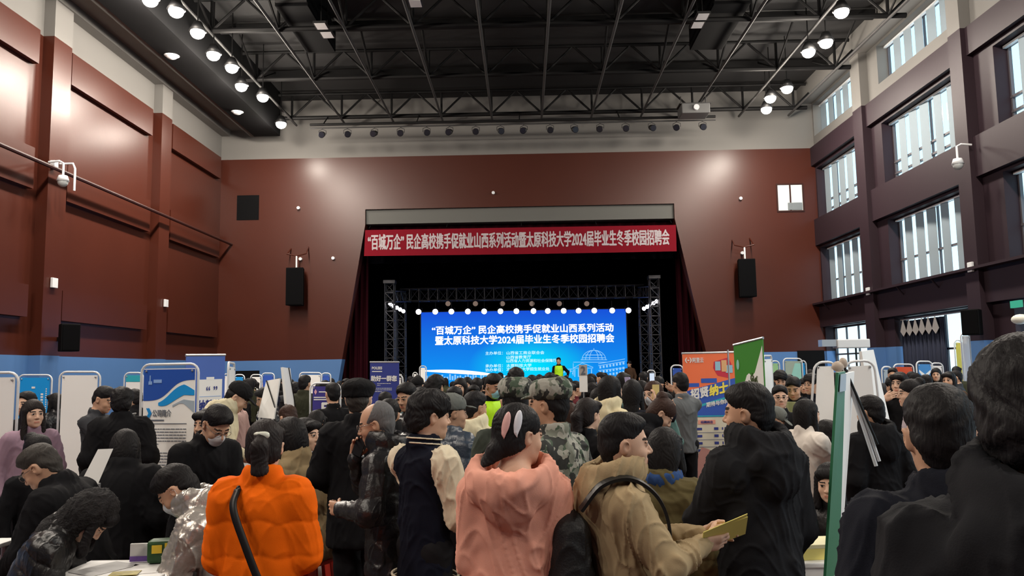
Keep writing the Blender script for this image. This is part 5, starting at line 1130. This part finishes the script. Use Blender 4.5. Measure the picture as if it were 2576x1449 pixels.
# S4 blue roll-up
p = pan((468, 894, 9.9), (566, 893, 10.3), .1); t = board('roll_up_banner', 'tall blue roll-up behind the introduction stand, white card with quotation marks', p, mat('print_periwinkle', (.075, .15, .50), .45, .05, 2), 'roll')
g = MB(); p.q(g, .30, .58, .93, .845, .008); p.q(g, .52, .84, .72, .86, .008); g.build('white_card_print', M_BOARD, t)
p.text('纳精英', .32, .645, .90, .715, V_DB, t, .03); p.text('“ ”', .52, .775, .80, .80, V_DB, t, .05)
g = MB(); rr = random.Random(6)
for i in range(14): p.q(g, .70, .04+.035*i, .70+.12+.12*rr.random(), .04+.035*i+.012, .01)
p.q(g, .35, .735, .9, .738, .011); g.build('pattern_print', mat('print_pale_blue', (.25, .42, .78), .4), t)
# edge-on and leaning boards on the left
p = pan((575, 922, 8.6), (589, 924, 9.5), .2); board('banner_stand', 'narrow white stand seen edge-on right of the blue roll-up', p, M_BOARD, 'tube')
p = pan((671, 958, 9.0), (705, 952, 8.9), None, (649, 1050, 9.0), (690, 1054, 8.9)); t = board('display_board', 'white display board leaning beside the cream jacket, dark rod across its back', p, M_BOARD, None, .02)
MB().cyl(p.P(.06, 1, .02), p.P(1.05, .28, .03), .007, seg=6).build('rod', M_BLKMET, t)
for u in (.1, .9): f_ = p.P(u, 0); f2 = f_.copy(); f2[2] = 0; f2[0] -= .15; MB().cyl(f_, f2, .012, seg=6).build('leg', M_MET, t)
p = pan((709, 924, 10.6), (728, 927, 11.8), None, (718, 1016, 10.6), (739, 1034, 11.8)); t = board('display_board', 'white folded display board seen nearly edge-on at the left booths', p, M_BOARD, None, .03)
MB().cyl(p.P(.6, 1, .03), p.P(1, .1, .03), .008, seg=6).build('rod', M_BLKMET, t)
for u in (.1, .9): f_ = p.P(u, 0); f2 = f_.copy(); f2[2] = 0; MB().cyl(f_, f2, .012, seg=6).build('leg', M_MET, t)
# far small stands on the left and right
for lab, x0, x1, y_, Y, m_ in (('small pale blue stand before the dark doorway, left one', 593, 612, 948, 21.5, 'b'), ('small white stand before the dark doorway, right one', 634, 656, 948, 21.8, 'w'), ('small blue stand with a white frame right of the dark doorway', 662, 687, 944, 22.6, 'd'),
        ('wide pale stand far off under the blue wall left of the curtain', 757, 806, 943, 21.0, 'w'), ('small blue stand close to the left stage curtain', 812, 829, 944, 22.3, 'd'), ('lilac and white stand at the far left, behind the blue roll-up', 566, 574, 946, 20.2, 'w'),
        ('small white stand left of the led screen foot', 1041, 1048, 941, 26.4, 'w'), ('slim white pillar banner at the lower left corner of the led screen', 1058, 1070, 925, 26.6, 'w'), ('slim pale stand right of the navy roll-up', 1004, 1009, 950, 16.5, 'w'),
        ('small pale stand at the lower right of the led screen', 1631, 1645, 936, 25.8, 'p'), ('blue stand with white tube frame left of the orange banner', 1692, 1714, 926, 17.0, 'd'),
        ('pale green stand at the right booths', 1943, 1957, 914, 20.6, 'g'), ('green and grey poster stand at the right booths', 1974, 2014, 908, 19.6, 'x'), ('slim cyan stand beside the green and grey poster', 2016, 2024, 913, 19.8, 'b'),
        ('pale stand with tube frame behind the big white panels', 2222, 2240, 930, 16.2, 'p'), ('white stand with tube frame right of the blue arrow stand', 2346, 2368, 920, 18.6, 'w'), ('blue stand with white arrow before the navy curtain', 2309, 2341, 916, 17.2, 'a'), ('low orange-red sign right of the white panels', 2252, 2294, 923, 17.8, 'o'),
        ('white roll-up against the bright doorway', 2420, 2437, 845, 18.4, 'w'), ('yellow and green poster in the bright doorway', 2404, 2416, 862, 18.8, 'y')):
    p = pan((x0, y_, Y), (x1, y_+.3, Y), .15)
    mm_ = {'b': V_CY, 'w': M_BOARD, 'd': V_ROYAL, 'p': V_GREY, 'g': mat('print_pale_green', (.30, .55, .28), .5), 'x': mat('print_grey_green', (.34, .42, .36), .5), 'a': mat('print_mid_blue', (.05, .22, .52), .5), 'o': mat('print_orange_red', (.65, .08, .02), .5), 'y': mat('print_yellow', (.75, .60, .10), .5)}[m_]
    t = board('banner_stand', lab, p, mm_, 'tube', .02, None, True, .06, .016)
    if m_ == 'x':
        g = MB(); p.poly(g, [(.62, .97), (1, .97), (1, .75), (.2, .70)], .012); g.build('wave_print', mat('print_mint', (.30, .62, .55), .5), t); g = MB(); p.poly(g, [(0, .78), (.45, .78), (.2, .70)], .012); g.build('triangle_print', V_ROYAL, t)
    if m_ == 'a':
        g = MB(); p.poly(g, [(.05, .93), (.5, .87), (.95, .93), (.95, .90), (.5, .80), (.05, .90)], .012); g.build('arrow_print', M_PAPER, t)
# S9 navy roll-up
p = pan((931, 911, 15.0), (1004, 911, 15.0), .1); t = board('roll_up_banner', 'navy blue roll-up with white lettering left of the led screen', p, V_DB, 'roll')
p.text('POLEES', .07, .93, .42, .955, M_PAPER, t, .05); g = MB(); p.q(g, .07, .905, .42, .914, .01); smalltext(p, g, .25, .72, .79, .016, 2, random.Random(9)); smalltext(p, g, .12, .75, .745, .016, 3, random.Random(10)); g.build('small_print', M_PAPER, t)
p.text('助好一群您', .04, .815, .92, .868, M_PAPER, t, .05)
# S10 purple poster
p = pan((787, 972, 11.0), (850, 972, 11.0), .15); t = board('banner_stand', 'indigo poster stand with a large white F beside the black flat-cap coat', p, mat('print_indigo', (.045, .035, .24), .45, .05, 2))
p.text('F', .38, .745, .62, .85, M_PAPER, t, .05); p.text('BR', .28, .64, .56, .70, M_PAPER, t, .05)
g = MB(); p.q(g, .05, .895, .95, .905, .01); p.q(g, .05, .875, .95, .885, .01); p.q(g, .25, .945, .55, .955, .01); g.build('line_print', M_PAPER, t); g = MB(); p.poly(g, [(.06, .95), (.12, .975), (.18, .95), (.12, .925)], .011); g.build('diamond_mark', mat('print_pink', (.75, .4, .5), .5), t)
# S11 orange recruitment roll-up
p = pan((1716, 889, 12.3), (1847, 886, 12.3), .1); t = board('roll_up_banner', 'orange and blue recruitment roll-up right of the stage with white and yellow headline', p, mat('print_cream', (.72, .66, .52), .5, .03, 2), 'roll')
PO = mat('print_orange', (.86, .18, .07), .45, .04, 2)
g = MB(); p.q(g, 0, .60, 1, 1, .006); g.build('orange_print', PO, t)
g = MB(); p.poly(g, [(.02, .70), (1, .80), (1, .50), (.06, .50)], .009); p.q(g, .04, .735, .30, .765, .009); p.q(g, .34, .765, .64, .80, .009); g.build('blue_band_print', V_ROYAL, t)
g = MB(); p.poly(g, [(.1, .575), (.9, .665), (.9, .65), (.1, .555)], .011); p.q(g, .1, .503, .95, .512, .011); g.build('teal_line_print', mat('print_teal', (.03, .38, .48), .5), t)
lettering('招贤', p.P(.13, .635, .013), p.P(.47, .660, .013), p.P(.13, .715, .013), M_PAPER, t, .05); lettering('纳士', p.P(.49, .660, .013), p.P(.84, .690, .013), p.P(.49, .742, .013), mat('print_bright_yellow', (.85, .72, .10), .5), t, .05)
lettering('期待与你同行', p.P(.42, .575, .013), p.P(.94, .612, .013), p.P(.42, .612, .013), M_PAPER, t, .04)
p.text('(-)', .05, .925, .17, .965, M_PAPER, t, .06); p.text('阿里云', .19, .925, .40, .962, M_PAPER, t, .03)
g = MB(); p.poly(g, [(.60, .93), (.88, .96), (.96, .88), (.86, .80), (.66, .82), (.58, .88)], .010); g.build('speech_bubble_print', mat('print_crimson', (.55, .03, .06), .5), t)
g = MB(); p.q(g, .62, .86, .72, .93, .012); p.q(g, .82, .84, .95, .90, .012); g.build('card_print', mat('print_sky', (.30, .52, .66), .5), t); g = MB(); p.q(g, .74, .85, .84, .94, .013); g.build('figure_print', mat('print_tan', (.72, .42, .20), .5), t)
g = MB(); p.q(g, .25, .445, .58, .478, .010); g.build('pink_label_print', mat('print_salmon', (.80, .36, .28), .5), t); p.text('招聘岗位', .30, .452, .53, .472, V_DB, t, .03, .013)
g = MB(); rr = random.Random(12)
for i in range(4):
    v_ = .40-i*.055; p.q(g, .12, v_, .32, v_+.018, .01); p.q(g, .55, v_, .63, v_+.02, .01); p.q(g, .70, v_, .72, v_+.02, .01); p.q(g, .75, v_, .80, v_+.02, .01); p.q(g, .05, v_-.02, .9, v_-.018, .01)
g.build('small_print', V_DB, t); g = MB(); p.q(g, 0, .02, 1, .12, .01); p.poly(g, [(.2, .12), (.5, .12), (.45, .25), (.3, .27), (.22, .2)], .012); g.build('pink_print', mat('print_rose', (.62, .30, .26), .5), t)
MB().cyl(V(.15, -.6, 0), V(.15, -.6, 2.08), .012, seg=8).build('spare_pole', M_ALU, t)
# S12 green leaning banner
p = pan((1846, 868, 9.4), (1919, 850, 9.0), .1); t = board('roll_up_banner', 'green roll-up with a white swan shape and brushed characters, right of the orange one', p, mat('print_green', (.055, .26, .035), .45, .06, 2), 'roll')
g = MB(); p.poly(g, [(.98, .96), (.92, .93), (.80, .87), (.70, .82), (.60, .80), (.50, .82), (.42, .81), (.30, .75), (.22, .68), (.14, .62), (.06, .52), (.05, .02), (.98, .02)], .008); g.build('white_shape_print', M_BOARD, t)
g = MB(); rr = random.Random(13)
for i in range(46):
    u0, v0 = .45+.38*rr.random(), .60+.22*rr.random(); g.tube([p.P(u0, v0, .012), p.P(u0+.03*(rr.random()-.5)*2, v0-.02, .012), p.P(u0+.07*(rr.random()-.5)*2, v0-.05*rr.random(), .012)], .006, 4)
g.build('brushed_characters', mat('print_dark_olive', (.06, .09, .03), .6), t)
g = MB()
for i in range(24): u0, v0 = .45+.35*rr.random(), .54+.07*rr.random(); g.tube([p.P(u0, v0, .012), p.P(u0+.08*(rr.random()-.5)*2, v0-.02, .012)], .007, 4)
g.build('gold_characters', mat('print_gold', (.55, .45, .05), .5), t); g = MB(); p.poly(g, [(.13+.05*math.cos(k*PI/6), .88+.03*math.sin(k*PI/6)) for k in range(12)], .01); g.build('round_emblem', mat('print_mint', (.30, .62, .55), .5), t)
g = MB(); p.poly(g, [(.24, .62), (.27, .65), (.28, .62)], .012); g.build('dark_print', V_TXT, t)
# right-hand boards
p = pan((1921, 904, 10.5), (1940, 903, 11.3), .15); board('banner_stand', 'narrow white stand seen edge-on right of the green roll-up', p, M_BOARD)
p = pan((2056, 922, 8.5), (2096, 921, 8.5), None, (2050, 1064, 8.5), (2103, 1058, 8.5)); board('banner_stand', 'blank white panel behind the woman in white fleece', p, M_BOARD, 'tube')
p = pan((2106, 937, 3.9), (2124, 934, 4.35), None, (2074, 1460, 3.75), (2108, 1440, 4.2)); t = board('display_board', 'tall green-backed display board seen edge-on, left of the big white panels', p, mat('board_green', (.012, .15, .060), .5, .06, 2), None, .012)
g = MB(); p.q(g, .1, .90, .9, .99, .012); g.build('blue_card', V_GREY, t)
q4 = [p.P(1.0, .985, -.01), p.P(1.0, .985, -.01)+V(.225, .4, .01), p.P(1.0, .12, -.01)+V(.185, .4, .0), p.P(1.0, .12, -.01)]
MB().quad(q4[3], q4[2], q4[1], q4[0], .012).build('white_side_sheet', M_BOARD, t)
for u in (.1, .9): f_ = p.P(u, 0); f2 = f_.copy(); f2[2] = 0; MB().cyl(f_, f2, .014, seg=6).build('leg', M_MET, t)
t = thing('stand_struts', 'loose stand struts, one black rod and two white tubes, crossing before the white panels', 'stand struts', (0, 0, 0)); 
A, B = atY(2116, 905, 4.6), atY(2208, 1118, 4.6); MB().cyl(A, B, .008, seg=8).build('rod', M_BLKMET, t)
A, B = atY(2132, 952, 4.62), atY(2204, 1172, 4.62); MB().cyl(A, B, .011, seg=8).build('tube', M_MET, t); A, B = atY(2152, 985, 4.62), atY(2212, 1160, 4.62); MB().cyl(A, B, .010, seg=8).build('tube', M_MET, t)
A = atY(2108, 922, 4.55); MB().ball(A, (.035, .03, .03), 12, 8).ball(A+V(.03, 0, .02), (.025, .02, .03), 10, 8).build('clamp', mat('pale_clamp', (.55, .46, .38), .5), t, True)
p = pan((2134, 922, 7.5), (2190, 919, 7.5), None, (2138, 1175, 7.5), (2216, 1168, 7.5)); board('banner_stand', 'big blank white panel behind the green-backed board', p, M_BOARD, 'tube', rt=.012)
p = pan((2164, 884, 8.3), (2194, 880, 8.6), None, (2196, 1105, 8.3), (2242, 1090, 8.6)); t = board('display_board', 'tall leaning white panel seen at an angle behind the big blank one', p, M_BOARD, None, .03)
for u in (.1, .9): f_ = p.P(u, 0); f2 = f_.copy(); f2[2] = 0; MB().cyl(f_, f2, .014, seg=6).build('leg', M_MET, t)
# light box on a pole by the far window
a = atY(2140, 866, 16.5); t = thing('flood_lamp_on_stand', 'white box lamp on a thin black stand before the far ground-floor window', 'lamp stand', (a[0], a[1], 0))
MB().box((-.32, -.15, a[2]-.08), (.34, .15, a[2]+.10)).build('lamp_box', M_MET, t, bevel=.02); MB().box((-.62, -.10, a[2]-.04), (-.3, .12, a[2]+.10)).build('side_flap', M_ALU, t)
MB().cyl((.1, 0, .05), (.1, 0, a[2]-.08), .02, seg=8).build('pole', M_BLKMET, t)
for k in range(3): MB().cyl((.1, 0, .35), (.1+.35*math.cos(k*2.1), .35*math.sin(k*2.1), .012), .012, seg=6).build('leg', M_BLKMET, t)
# ---- tables
def table(lab, x0, x1, y0, y1, z, cloth_m):
    t = thing('table', lab, 'table', ((x0+x1)/2, (y0+y1)/2, 0)); w_, d_ = (x1-x0)/2, (y1-y0)/2
    MB().box((-w_, -d_, z-.03), (w_, d_, z)).build('tabletop', M_PAPER, t, bevel=.008); MB().box((-w_+.01, -d_+.01, z-.28), (w_-.01, -d_+.03, z-.03)).build('front_panel', cloth_m, t)
    for sx in (-1, 1):
        for sy in (-1, 1): MB().cyl((sx*(w_-.06), sy*(d_-.06), 0), (sx*(w_-.06), sy*(d_-.06), z-.03), .02, seg=8).build('leg', M_ALU, t)
    return t
PK = mat('pink_white_cloth', (.62, .46, .44), .7)
table('white table at the lower left corner between the fur hood and the silver jacket', -2.58, -1.98, 4.36, 4.80, .75, PK)
table('white table with papers behind the orange jacket', -4.1, -3.4, 10.3, 10.9, .75, M_PAPER)
table('white table with yellow leaflet boxes at the right, behind the dark coat', 1.30, 1.80, 4.50, 4.95, .75, M_PAPER)
table('low table in front of the heavy-set man at the left edge', -3.95, -3.45, 4.9, 5.5, .75, PK)
def flat(nm, lab, cat, x, y, z, w_, d_, h_, rz, m_): t = MB().box((-w_/2, -d_/2, 0), (w_/2, d_/2, h_)).build(nm, m_); t.location = (x, y, z); t.rotation_euler = (0, 0, rz); return tag(t, lab, cat)
flat('paper_sheet', 'white form under the pen hand of the silver jacket', 'paper', -2.12, 4.60, .751, .21, .29, .002, .3, M_PAPER)
flat('paper_sheet', 'grey printed sheet under the hands of the fur hood', 'paper', -2.38, 4.58, .751, .21, .29, .002, -.5, mat('grey_print_paper', (.42, .42, .42), .6))
flat('flyer', 'black and yellow flyer on the edge of the white table', 'flyer', -2.20, 4.45, .755, .15, .10, .002, .2, mat('yellow_black_print', (.32, .26, .03), .5, .9, 30))
t = thing('snack_package', 'green and dark package with yellow lettering blocks on the white table', 'package', (-2.06, 4.72, .755), .2)
MB().box((-.13, -.05, 0), (.13, .05, .13)).build('package_body', mat('dark_green_pack', (.02, .07, .02), .4, .5, 20), t, bevel=.02)
g = MB()
for i in range(3): g.box((-.10+.07*i, -.055, .06+.01*i), (-.045+.07*i, -.049, .105+.01*i))
g.build('yellow_print', mat('yellow_print', (.80, .55, .04), .5), t)
t = thing('cartoon_card', 'white and purple card leaning left of the green package', 'card', (-2.24, 4.74, .755), .1); MB().box((-.07, -.01, 0), (.07, .01, .10)).build('card_body', M_PAPER, t); MB().box((-.07, -.014, 0), (.07, -.01, .03)).build('purple_print', mat('print_purple', (.22, .12, .45), .5), t)
for i, (lab, z_, m_, h_) in enumerate((('lower yellow leaflet stack on the right-hand table', .751, mat('yellow_paper2', (.80, .70, .22), .6), .06), ('cream card lying on the yellow leaflet stack', .812, mat('cream_page', (.72, .68, .42), .6), .02))): flat('leaflet_stack', lab, 'leaflets', 1.66, 4.68, z_, .30, .22, h_, .1, m_)
flat('paper_stack', 'white paper stack on the table behind the orange jacket', 'paper', -3.75, 10.5, .751, .3, .22, .08, .1, M_PAPER)
t = thing('document_folder', 'open white folder held upright beside the fur hood', 'folder', atY(228, 1218, 5.75)*V(1, 1, 0), .3); zz = atY(228, 1218, 5.75)[2]
MB().quad((-.08, 0, zz-.02), (.04, 0, zz-.02), (.13, .05, zz+.24), (.03, .05, zz+.24), .004).build('cover', M_BOARD, t); MB().cyl((.04, .03, 0), (.04, .03, zz), .02, seg=8).cyl((.04, .03, 0), (.04, .03, .02), .16, seg=16).build('holder_post', M_ALU, t)
# ---- red plastic stools
def stool(lab, x, y, rz=0.0, h_=.47):
    t = thing('plastic_stool', lab, 'stool', (x, y, 0), rz, 'red plastic stools')
    MB().box((-.155, -.155, h_-.035), (.155, .155, h_)).build('seat', M_STOOL, t, bevel=.015)
    for sx in (-1, 1):
        for sy in (-1, 1):
            g = MB(); g.quad((sx*.19, sy*.09, 0), (sx*.19, sy*.19, 0), (sx*.15, sy*.15, h_-.03), (sx*.15, sy*.07, h_-.03), .008); g.quad((sx*.09, sy*.19, 0), (sx*.19, sy*.19, 0), (sx*.15, sy*.15, h_-.03), (sx*.07, sy*.15, h_-.03), .008); g.build('leg', M_STOOL, t)
    g = MB()
    for sx in (-1, 1): g.box((sx*.172-.004, -.17, .20), (sx*.172+.004, .17, .25)); g.box((-.17, sx*.172-.004, .20), (.17, sx*.172+.004, .25))
    g.build('brace', M_STOOL, t); return t
for I in FIG:
    if abs(I['hip'][2]-.5) < .01: stool('red plastic stool under the ' + ' '.join(I['label'].split()[:9]), I['loc'][0], I['loc'][1], math.atan2(I['R'][1, 0], I['R'][0, 0]), .405*I['s'])
for i, (px, py, Y, lab) in enumerate(((600, 1185, 7.4, 'empty red stool behind the orange jacket, upright'), (1010, 1420, 5.6, 'empty red stool between the phone caller and the varsity jacket'), (338, 1330, 6.9, 'empty red stool behind the fur hood'), (1668, 1400, 4.6, 'empty red stool between the beige jacket and the dark coat'), (2048, 1215, 6.3, 'empty red stool behind the girl in black at the right'))):
    a = atZ(px, py, .47); X = atY(px, py, Y)[0]; stool(lab, X, Y, .3*i)
# ================================================================== THE CROWD FARTHER OFF
a0 = dict(h=.009, hc=.014)
PROT = {}
def far(kind, label, px, py, Y, face, col=BLK, cname='black_wool', hc=None, group=None):
    if kind not in PROT:
        kw = {'short': dict(hair='short'), 'bushy': dict(hair='bushy', bulk=.025), 'long': dict(hair='long', fem=True), 'mid': dict(hair='mid', fem=True, bulk=.02), 'pony': dict(hair='pony', fem=True), 'bun': dict(hair='bun', fem=True),
              'hood': dict(hair='short', hood='down', bulk=.03), 'cap': dict(hair='short', cap_=('ball', cloth('black_cap', (.012, .012, .013)))), 'mask': dict(hair='short', mask='pale'), 'phone': dict(hair='mid', fem=True, rh=(.12, .34, .58), rpole=(1, 0, -.6)), 'glasses': dict(hair='short', glasses=True, tone='light'), 'talk': dict(hair='bushy', rh=(.15, .32, .2), hp=8)}[kind]
        PROT[kind] = person(label, px, py, Y, face, cname, col, hcol=hc or 'black', group=group, seed=len(PROT)*3.1, **a0, **kw); return PROT[kind]
    return clone(PROT[kind], label, px, py, Y, face, col, cname, hc or 'black', group)
COL = {'black': (BLK, 'black_wool'), 'navy': (NVY, 'dark_navy2'), 'grey': (GRY, 'grey_jacket'), 'cream': ((.66, .60, .42), 'cream'), 'brown': ((.07, .04, .025), 'brown_wool'), 'olive': ((.045, .048, .028), 'olive_wool'), 'pink': ((.60, .40, .36), 'dusty_pink'), 'teal': ((.06, .12, .13), 'dull_teal'), 'wine': ((.09, .015, .02), 'wine_red'), 'white': ((.68, .66, .62), 'white_fleece'), 'lilac': ((.30, .20, .26), 'lilac')}
CR = [  # kind, px, py, Y, face, colour, label
 ('short', 838, 962, 9.6, 30, 'black', 'dark-haired person in black between the indigo poster and the flat cap'),
 ('bushy', 742, 962, 14.5, 10, 'black', 'dark-haired person far off left of the olive coat'), ('mid', 818, 956, 16.0, -20, 'black', 'shoulder-length-haired person under the small blue stand by the curtain'),
 ('long', 803, 963, 17.5, 160, 'grey', 'long-haired person in grey facing the camera at the far left booths'), ('hood', 688, 972, 15.5, 20, 'navy', 'person in a navy hood behind the leaning white board'), ('short', 855, 958, 18.0, 0, 'black', 'short-haired person in black at the foot of the left stage curtain'),
 ('short', 612, 976, 15.8, -30, 'black', 'short-haired person in black under the pale blue stand'), ('mid', 596, 992, 12.5, 80, 'pink', 'person in dusty pink just left of the cream jacket, behind the edge-on stand'),
 ('bushy', 868, 968, 13.0, 20, 'black', 'bushy-haired person right behind the flat cap'), ('short', 968, 985, 9.8, -10, 'black', 'dark short-haired head just under the navy roll-up'), ('cap', 1050, 946, 12.5, -10, 'black', 'person in a black cap below the left edge of the screen'),
 ('bushy', 1095, 944, 9.9, -22, 'black', 'bushy dark head large against the lower left of the screen'), ('mid', 1078, 956, 14.2, 10, 'navy', 'person in navy with mid-length hair at the lower left of the screen'), ('long', 1175, 948, 13.6, 165, 'black', 'second long-haired woman facing the camera before the screen'),
 ('short', 1200, 950, 12.4, 5, 'black', 'short-haired person left of the marshal'), ('glasses', 1192, 968, 10.4, 175, 'grey', 'bespectacled person facing the camera just left of the marshal'), ('cap', 1222, 948, 14.8, -15, 'black', 'person in a black cap behind the marshal'),
 ('bushy', 1298, 926, 10.8, 5, 'black', 'tall bushy dark head standing above the camouflage cap'), ('short', 1338, 943, 14.0, -5, 'black', 'short-haired head right behind the two camouflage caps'), ('mid', 1366, 945, 16.5, 20, 'navy', 'mid-length-haired head over the soldier cap'),
 ('pony', 1428, 960, 10.6, -40, 'black', 'woman with a ponytail left of the number sign'), ('short', 1446, 958, 12.9, -60, 'wine', 'person in wine red looking down beside the number sign'), ('bun', 1418, 946, 15.4, 30, 'black', 'woman with a bun below the domed building on the screen'),
 ('short', 1488, 940, 16.4, 110, 'navy', 'person in navy turned left below the dome on the screen'), ('short', 1512, 936, 18.5, 60, 'grey', 'short-haired person under the right wing of the drawn building'), ('phone', 1566, 936, 11.4, -30, 'black', 'woman in black lifting a phone below the right edge of the screen'),
 ('mid', 1612, 956, 10.4, 10, 'black', 'mid-length-haired person in black left of the masked woman'), ('long', 1672, 986, 9.4, -100, 'pink', 'long-haired woman in a dusty pink fur coat beside the orange roll-up'), ('bushy', 1655, 948, 13.8, -30, 'olive', 'bushy-haired person in olive right of the screen'),
 ('short', 1735, 953, 14.5, 20, 'black', 'short-haired person half hidden by the orange roll-up'), ('mid', 1530, 966, 9.6, 5, 'brown', 'mid-length-haired person in brown behind the cream jacket'), ('bushy', 1060, 976, 8.6, 160, 'grey', 'bushy-haired person in grey facing the camera behind the varsity jacket'), ('hood', 1005, 1000, 9.2, -40, 'teal', 'person in a dull teal hood behind the phone caller'),
 ('long', 1504, 975, 8.8, -10, 'wine', 'long-haired woman in wine red behind the ponytail'), ('pony', 1392, 990, 9.2, 40, 'navy', 'woman in navy with a ponytail right of the soldier cap'),
 ('short', 1976, 944, 14.0, -40, 'black', 'short-haired person under the green and grey poster'), ('bushy', 2024, 952, 13.2, 150, 'black', 'bushy-haired person between the poster and the white panel'), ('mid', 1935, 957, 12.8, -10, 'black', 'mid-length-haired person below the edge-on stand on the right'),
 ('bushy', 2246, 951, 12.3, 20, 'black', 'bushy-haired person below the low orange sign'), ('cap', 2302, 938, 13.4, -20, 'black', 'person in a dark cap below the blue arrow stand'), ('short', 2330, 942, 14.0, 20, 'black', 'short-haired person below the white stand on the right'),
 ('mid', 2386, 934, 12.4, 130, 'brown', 'mid-length-haired person in brown before the bright doorway'), ('short', 2405, 932, 15.2, 60, 'grey', 'short-haired person in grey before the bright doorway'), ('short', 2128, 960, 13.0, -30, 'black', 'short-haired person glimpsed left of the big white panels'),
 ('bushy', 340, 980, 11.8, 60, 'black', 'dark bushy head right of the tall black coat at the left'), ('mid', 1700, 975, 10.8, 60, 'black', 'mid-length-haired person in black left of the orange roll-up text'), ('glasses', 1960, 968, 8.6, 170, 'black', 'bespectacled person facing the camera right of the dark outdoor coat'),
 ('mask', 1585, 962, 12.6, 140, 'navy', 'masked person in navy facing the camera under the screen corner'), ('talk', 1492, 964, 12.0, -60, 'black', 'bushy-haired person gesturing below the dome on the screen'), ('mid', 1770, 960, 16.5, 10, 'black', 'mid-length-haired person behind the orange roll-up'),
]
for k, px, py, Y, fc, c_, lab in CR: far(k, lab, px, py, Y, fc, *COL[c_])
# heads far off that nothing tells apart, zone by zone
rr = random.Random(21)
STANDS = [o.location for o in C.objects if o.parent is None and o.name.split('.')[0] in ('banner_stand', 'roll_up_banner', 'display_board', 'flood_lamp_on_stand', 'table', 'paddle_sign')]
def free(x, y, d=.46): return all(math.hypot(x-l.x, y-l.y) > .62 for l in STANDS) and all(math.hypot(x-I['loc'][0], y-I['loc'][1]) > d for I in FIG)
for zone, x0, x1, y0, y1, nn in (('dark-haired person in a dark coat far off before the blue wall, left of the stage', 570, 900, 14.5, 25.0, 16), ('dark-haired person in a dark coat, back turned, far off before the foot of the screen', 930, 1660, 12.5, 26.0, 34), ('dark-haired person in a dark coat far off at the right-hand booths under the windows', 1925, 2420, 14.0, 24.0, 18)):
    k = 0; tries = 0
    while k < nn and tries < 900:
        tries += 1; px = x0+(x1-x0)*rr.random(); Y = y0+(y1-y0)*rr.random()**1.2; H = 1.58+.20*rr.random(); py = 933-ROLL*(px-1318)+(CAMZ-H)*2000/Y
        X = atY(px, py, Y)[0]
        if not free(X, Y, .56) or Y > 26.4 or abs(X) > 9.7: continue
        kd = rr.choice(['short', 'bushy', 'mid', 'long', 'hood', 'pony', 'cap']); cc = COL[rr.choice(['black', 'black', 'black', 'navy', 'grey', 'brown', 'olive'])]
        far(kd, zone, px, py, Y, rr.choice([0, 0, 10, -15, 30, -30]) if 'back' in zone else rr.choice([0, 40, -40, 150, 90, -90]), *cc, None, zone.replace('person', 'people').replace('a dark coat', 'dark coats')); k += 1
# marshal on the stage
person('marshal in a yellow-green vest standing on the stage before the screen', 1405, 899, 29.6, 172, 'navy_wool', (.02, .03, .06), hair='short', vest=HV, z0=SZ, h=.010, hc=.015, lh=(-.34, .05, .1), seed=151)
person('person in dark clothes standing at the right end of the screen on the stage', 1583, 908, 30.2, 150, 'brown_wool', (.07, .04, .025), hair='bushy', z0=SZ, h=.012, hc=.018, seed=153)
# number sign held above the crowd
a = atY(1467, 935, 11.9); t = thing('paddle_sign', 'cream number sign on a stick above the middle of the crowd', 'sign', (a[0], a[1], 0))
MB().box((-.06, -.006, a[2]-.30), (.06, .006, a[2]-.06)).build('lower_card', M_BOARD, t); MB().box((-.06, -.006, a[2]-.06), (.06, .006, a[2]+.10)).build('upper_card', mat('beige_card', (.42, .38, .36), .6), t); MB().cyl((0, 0.012, .3), (0, 0.012, a[2]), .010, seg=6).cyl((0, .012, 0), (0, .012, .3), .014, seg=6).build('stick', M_ALU, t)
lettering('2', (-.03, -.008, a[2]-.04), (.03, -.008, a[2]-.04), (-.03, -.008, a[2]+.08), V_TXT, t, .04)
a = atY(1640, 948, 11.2); t = thing('mobile_phone', 'phone with lit screen raised to film the stage, right of the led screen', 'phone', (a[0], a[1], a[2]-.1)); MB().box((-.038, -.005, 0), (.038, .005, .16)).build('phone_body', M_BLKMET, t); MB().quad((-.033, -.007, .01), (.033, -.007, .01), (.033, -.007, .15), (-.033, -.007, .15), .001).build('lit_screen', emit('phone_glow', (.75, .85, 1.0), .9), t)
